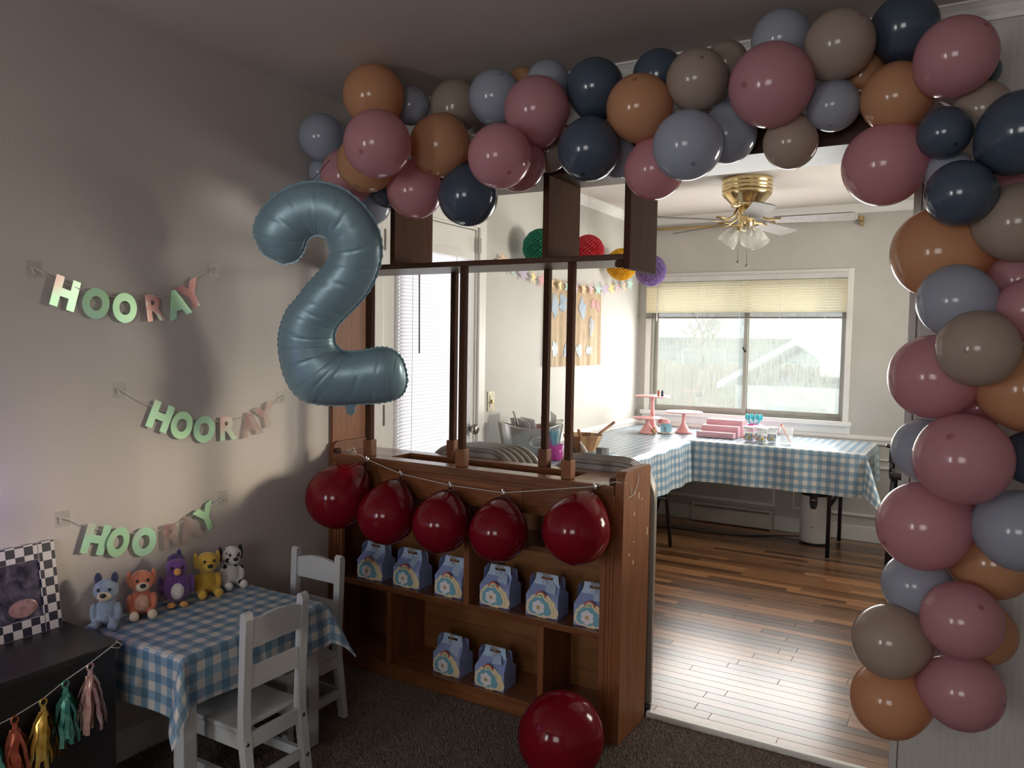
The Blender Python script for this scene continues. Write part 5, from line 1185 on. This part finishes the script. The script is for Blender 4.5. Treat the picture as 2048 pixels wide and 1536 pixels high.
# ------------------------------------------------------------------ along the window wall
ht = thing('baseboard_heater', 'low white baseboard heater under the window', 'heater', (.527, YB - .075, .0))
MB().prism([(0, .012), (.620, .012), (.620, .150), (0, .150)], 0, .055).obj('heater_body', 'heater_paint', ht); MB().box(-.004, .004, -.004, .058, 0, .155, .002).box(.614, .624, -.004, .058, 0, .155, .002).obj('heater_end_cap', 'heater_paint', ht)
MB().box(.02, .605, -.002, .0, .122, .140).obj('heater_grille', 'heater_slot', ht)
for k in range(40): MB().box(.03 + k * .0145, .034 + k * .0145, -.0035, -.002, .122, .140).obj('grille_fin', 'heater_paint', ht)
pu = thing('air_purifier', 'white cylindrical air purifier with a black top', 'air purifier', (1.487, 3.40, .0))
MB().lathe([(0, .012), (.100, .012), (.105, .020), (.105, .345), (.102, .350), (0, .350)], 40).obj('purifier_body', 'white_plastic', pu); MB().lathe([(.095, 0), (.098, .012), (0, .012)], 30).obj('purifier_base', 'black_plastic', pu)
MB().lathe([(0, .350), (.104, .350), (.106, .362), (.100, .376), (.07, .380), (0, .376)], 40).obj('purifier_top', 'black_plastic', pu)
ct = MB(); ct.add([(.1065 * math.sin(a), -.1065 * math.cos(a), z) for z in (.262, .285, .30, .355) for a in [(-.26 + .52 * i / 8) * (.62 if z == .262 else (.9 if z == .285 else 1)) for i in range(9)]], [(j * 9 + i, j * 9 + i + 1, (j + 1) * 9 + i + 1, (j + 1) * 9 + i) for j in range(3) for i in range(8)]); ct.obj('control_panel', 'black_plastic', pu)
MB().box(-.022, .012, -.1075, -.104, .128, .131).obj('logo_line', 'stack_grey', pu); MB().box(-.016, .010, -.1095, -.107, .322, .330).obj('panel_mark', 'newsprint', pu)
cc = MB().tube(cat_curve([(.30, 3.12, .005), (.43, 3.215, .005), (.70, 3.22, .005), (.98, 3.27, .005), (1.2, 3.42, .005), (1.385, 3.45, .02)], 8), .004, 6).obj('power_cable', 'black_cord'); tag(cc, 'black power cable lying on the oak floor to the purifier', 'cable')
bs_ = thing('black_chair', 'black padded chair standing past the end of the window table', 'chair', (2.16, 2.95, 0))
MB().box(-.16, .16, -.16, .16, .60, .645, .018).obj('seat', 'black_plastic', bs_); MB().box(-.165, -.145, -.14, .14, .70, .80, .008).obj('armrest', 'black_plastic', bs_); MB().tube([(-.155, -.1, .62), (-.155, -.1, .70)], .01, 6).tube([(-.155, .1, .62), (-.155, .1, .70)], .01, 6).obj('arm_post', 'black_metal', bs_)
MB().box(.13, .16, -.16, .16, .66, 1.0, .012).obj('backrest', 'black_plastic', bs_)
MB().tube([(-.155, -.12, .80), (-.18, -.14, .81)], .012, 6).obj('arm_tip', 'black_plastic', bs_)
for x in (-.14, .14):
    for y in (-.14, .14): MB().tube([(x, y, .60), (x * 1.1, y * 1.1, .006)], .012, 8).obj('leg', 'black_metal', bs_)

# ------------------------------------------------------------------ carpet pile (nobody could count the tufts)
def carpet_pile():
    rng = np.random.default_rng(2); sp_ = .0066
    gx, gy = np.meshgrid(np.arange(.02, 2.24, sp_), np.arange(-.95, .255, sp_)); X = gx.ravel() + rng.uniform(-.003, .003, gx.size); Y = gy.ravel() + rng.uniform(-.003, .003, gx.size)
    keep = ~((X < 1.395) & (Y > -.004)); X, Y = X[keep], Y[keep]; n = len(X)
    A = rng.uniform(0, 2 * PI, n); H = rng.uniform(.005, .0105, n); R = rng.uniform(.0026, .0042, n); LX = rng.normal(0, .003, n); LY = rng.normal(0, .003, n)
    V = np.zeros((n, 4, 3))
    for k in range(3):
        V[:, k, 0] = X + R * np.cos(A + k * 2.094); V[:, k, 1] = Y + R * np.sin(A + k * 2.094); V[:, k, 2] = -.012
    V[:, 3, 0] = X + LX; V[:, 3, 1] = Y + LY; V[:, 3, 2] = -.012 + H
    base = np.arange(n)[:, None, None] * 4; T = np.array([[0, 1, 3], [1, 2, 3], [2, 0, 3]])[None] + base
    me = bpy.data.meshes.new('carpet_pile'); me.vertices.add(n * 4); me.vertices.foreach_set('co', V.ravel())
    me.loops.add(n * 9); me.loops.foreach_set('vertex_index', T.ravel().astype(np.int32)); me.polygons.add(n * 3)
    me.polygons.foreach_set('loop_start', np.arange(0, n * 9, 3, dtype=np.int32)); me.update(calc_edges=True); me.validate()
    o = put('carpet_pile', me, 'carpet_tuft'); tag(o, 'short brown twisted pile of the living room carpet', 'carpet', None, 'stuff')
carpet_pile()
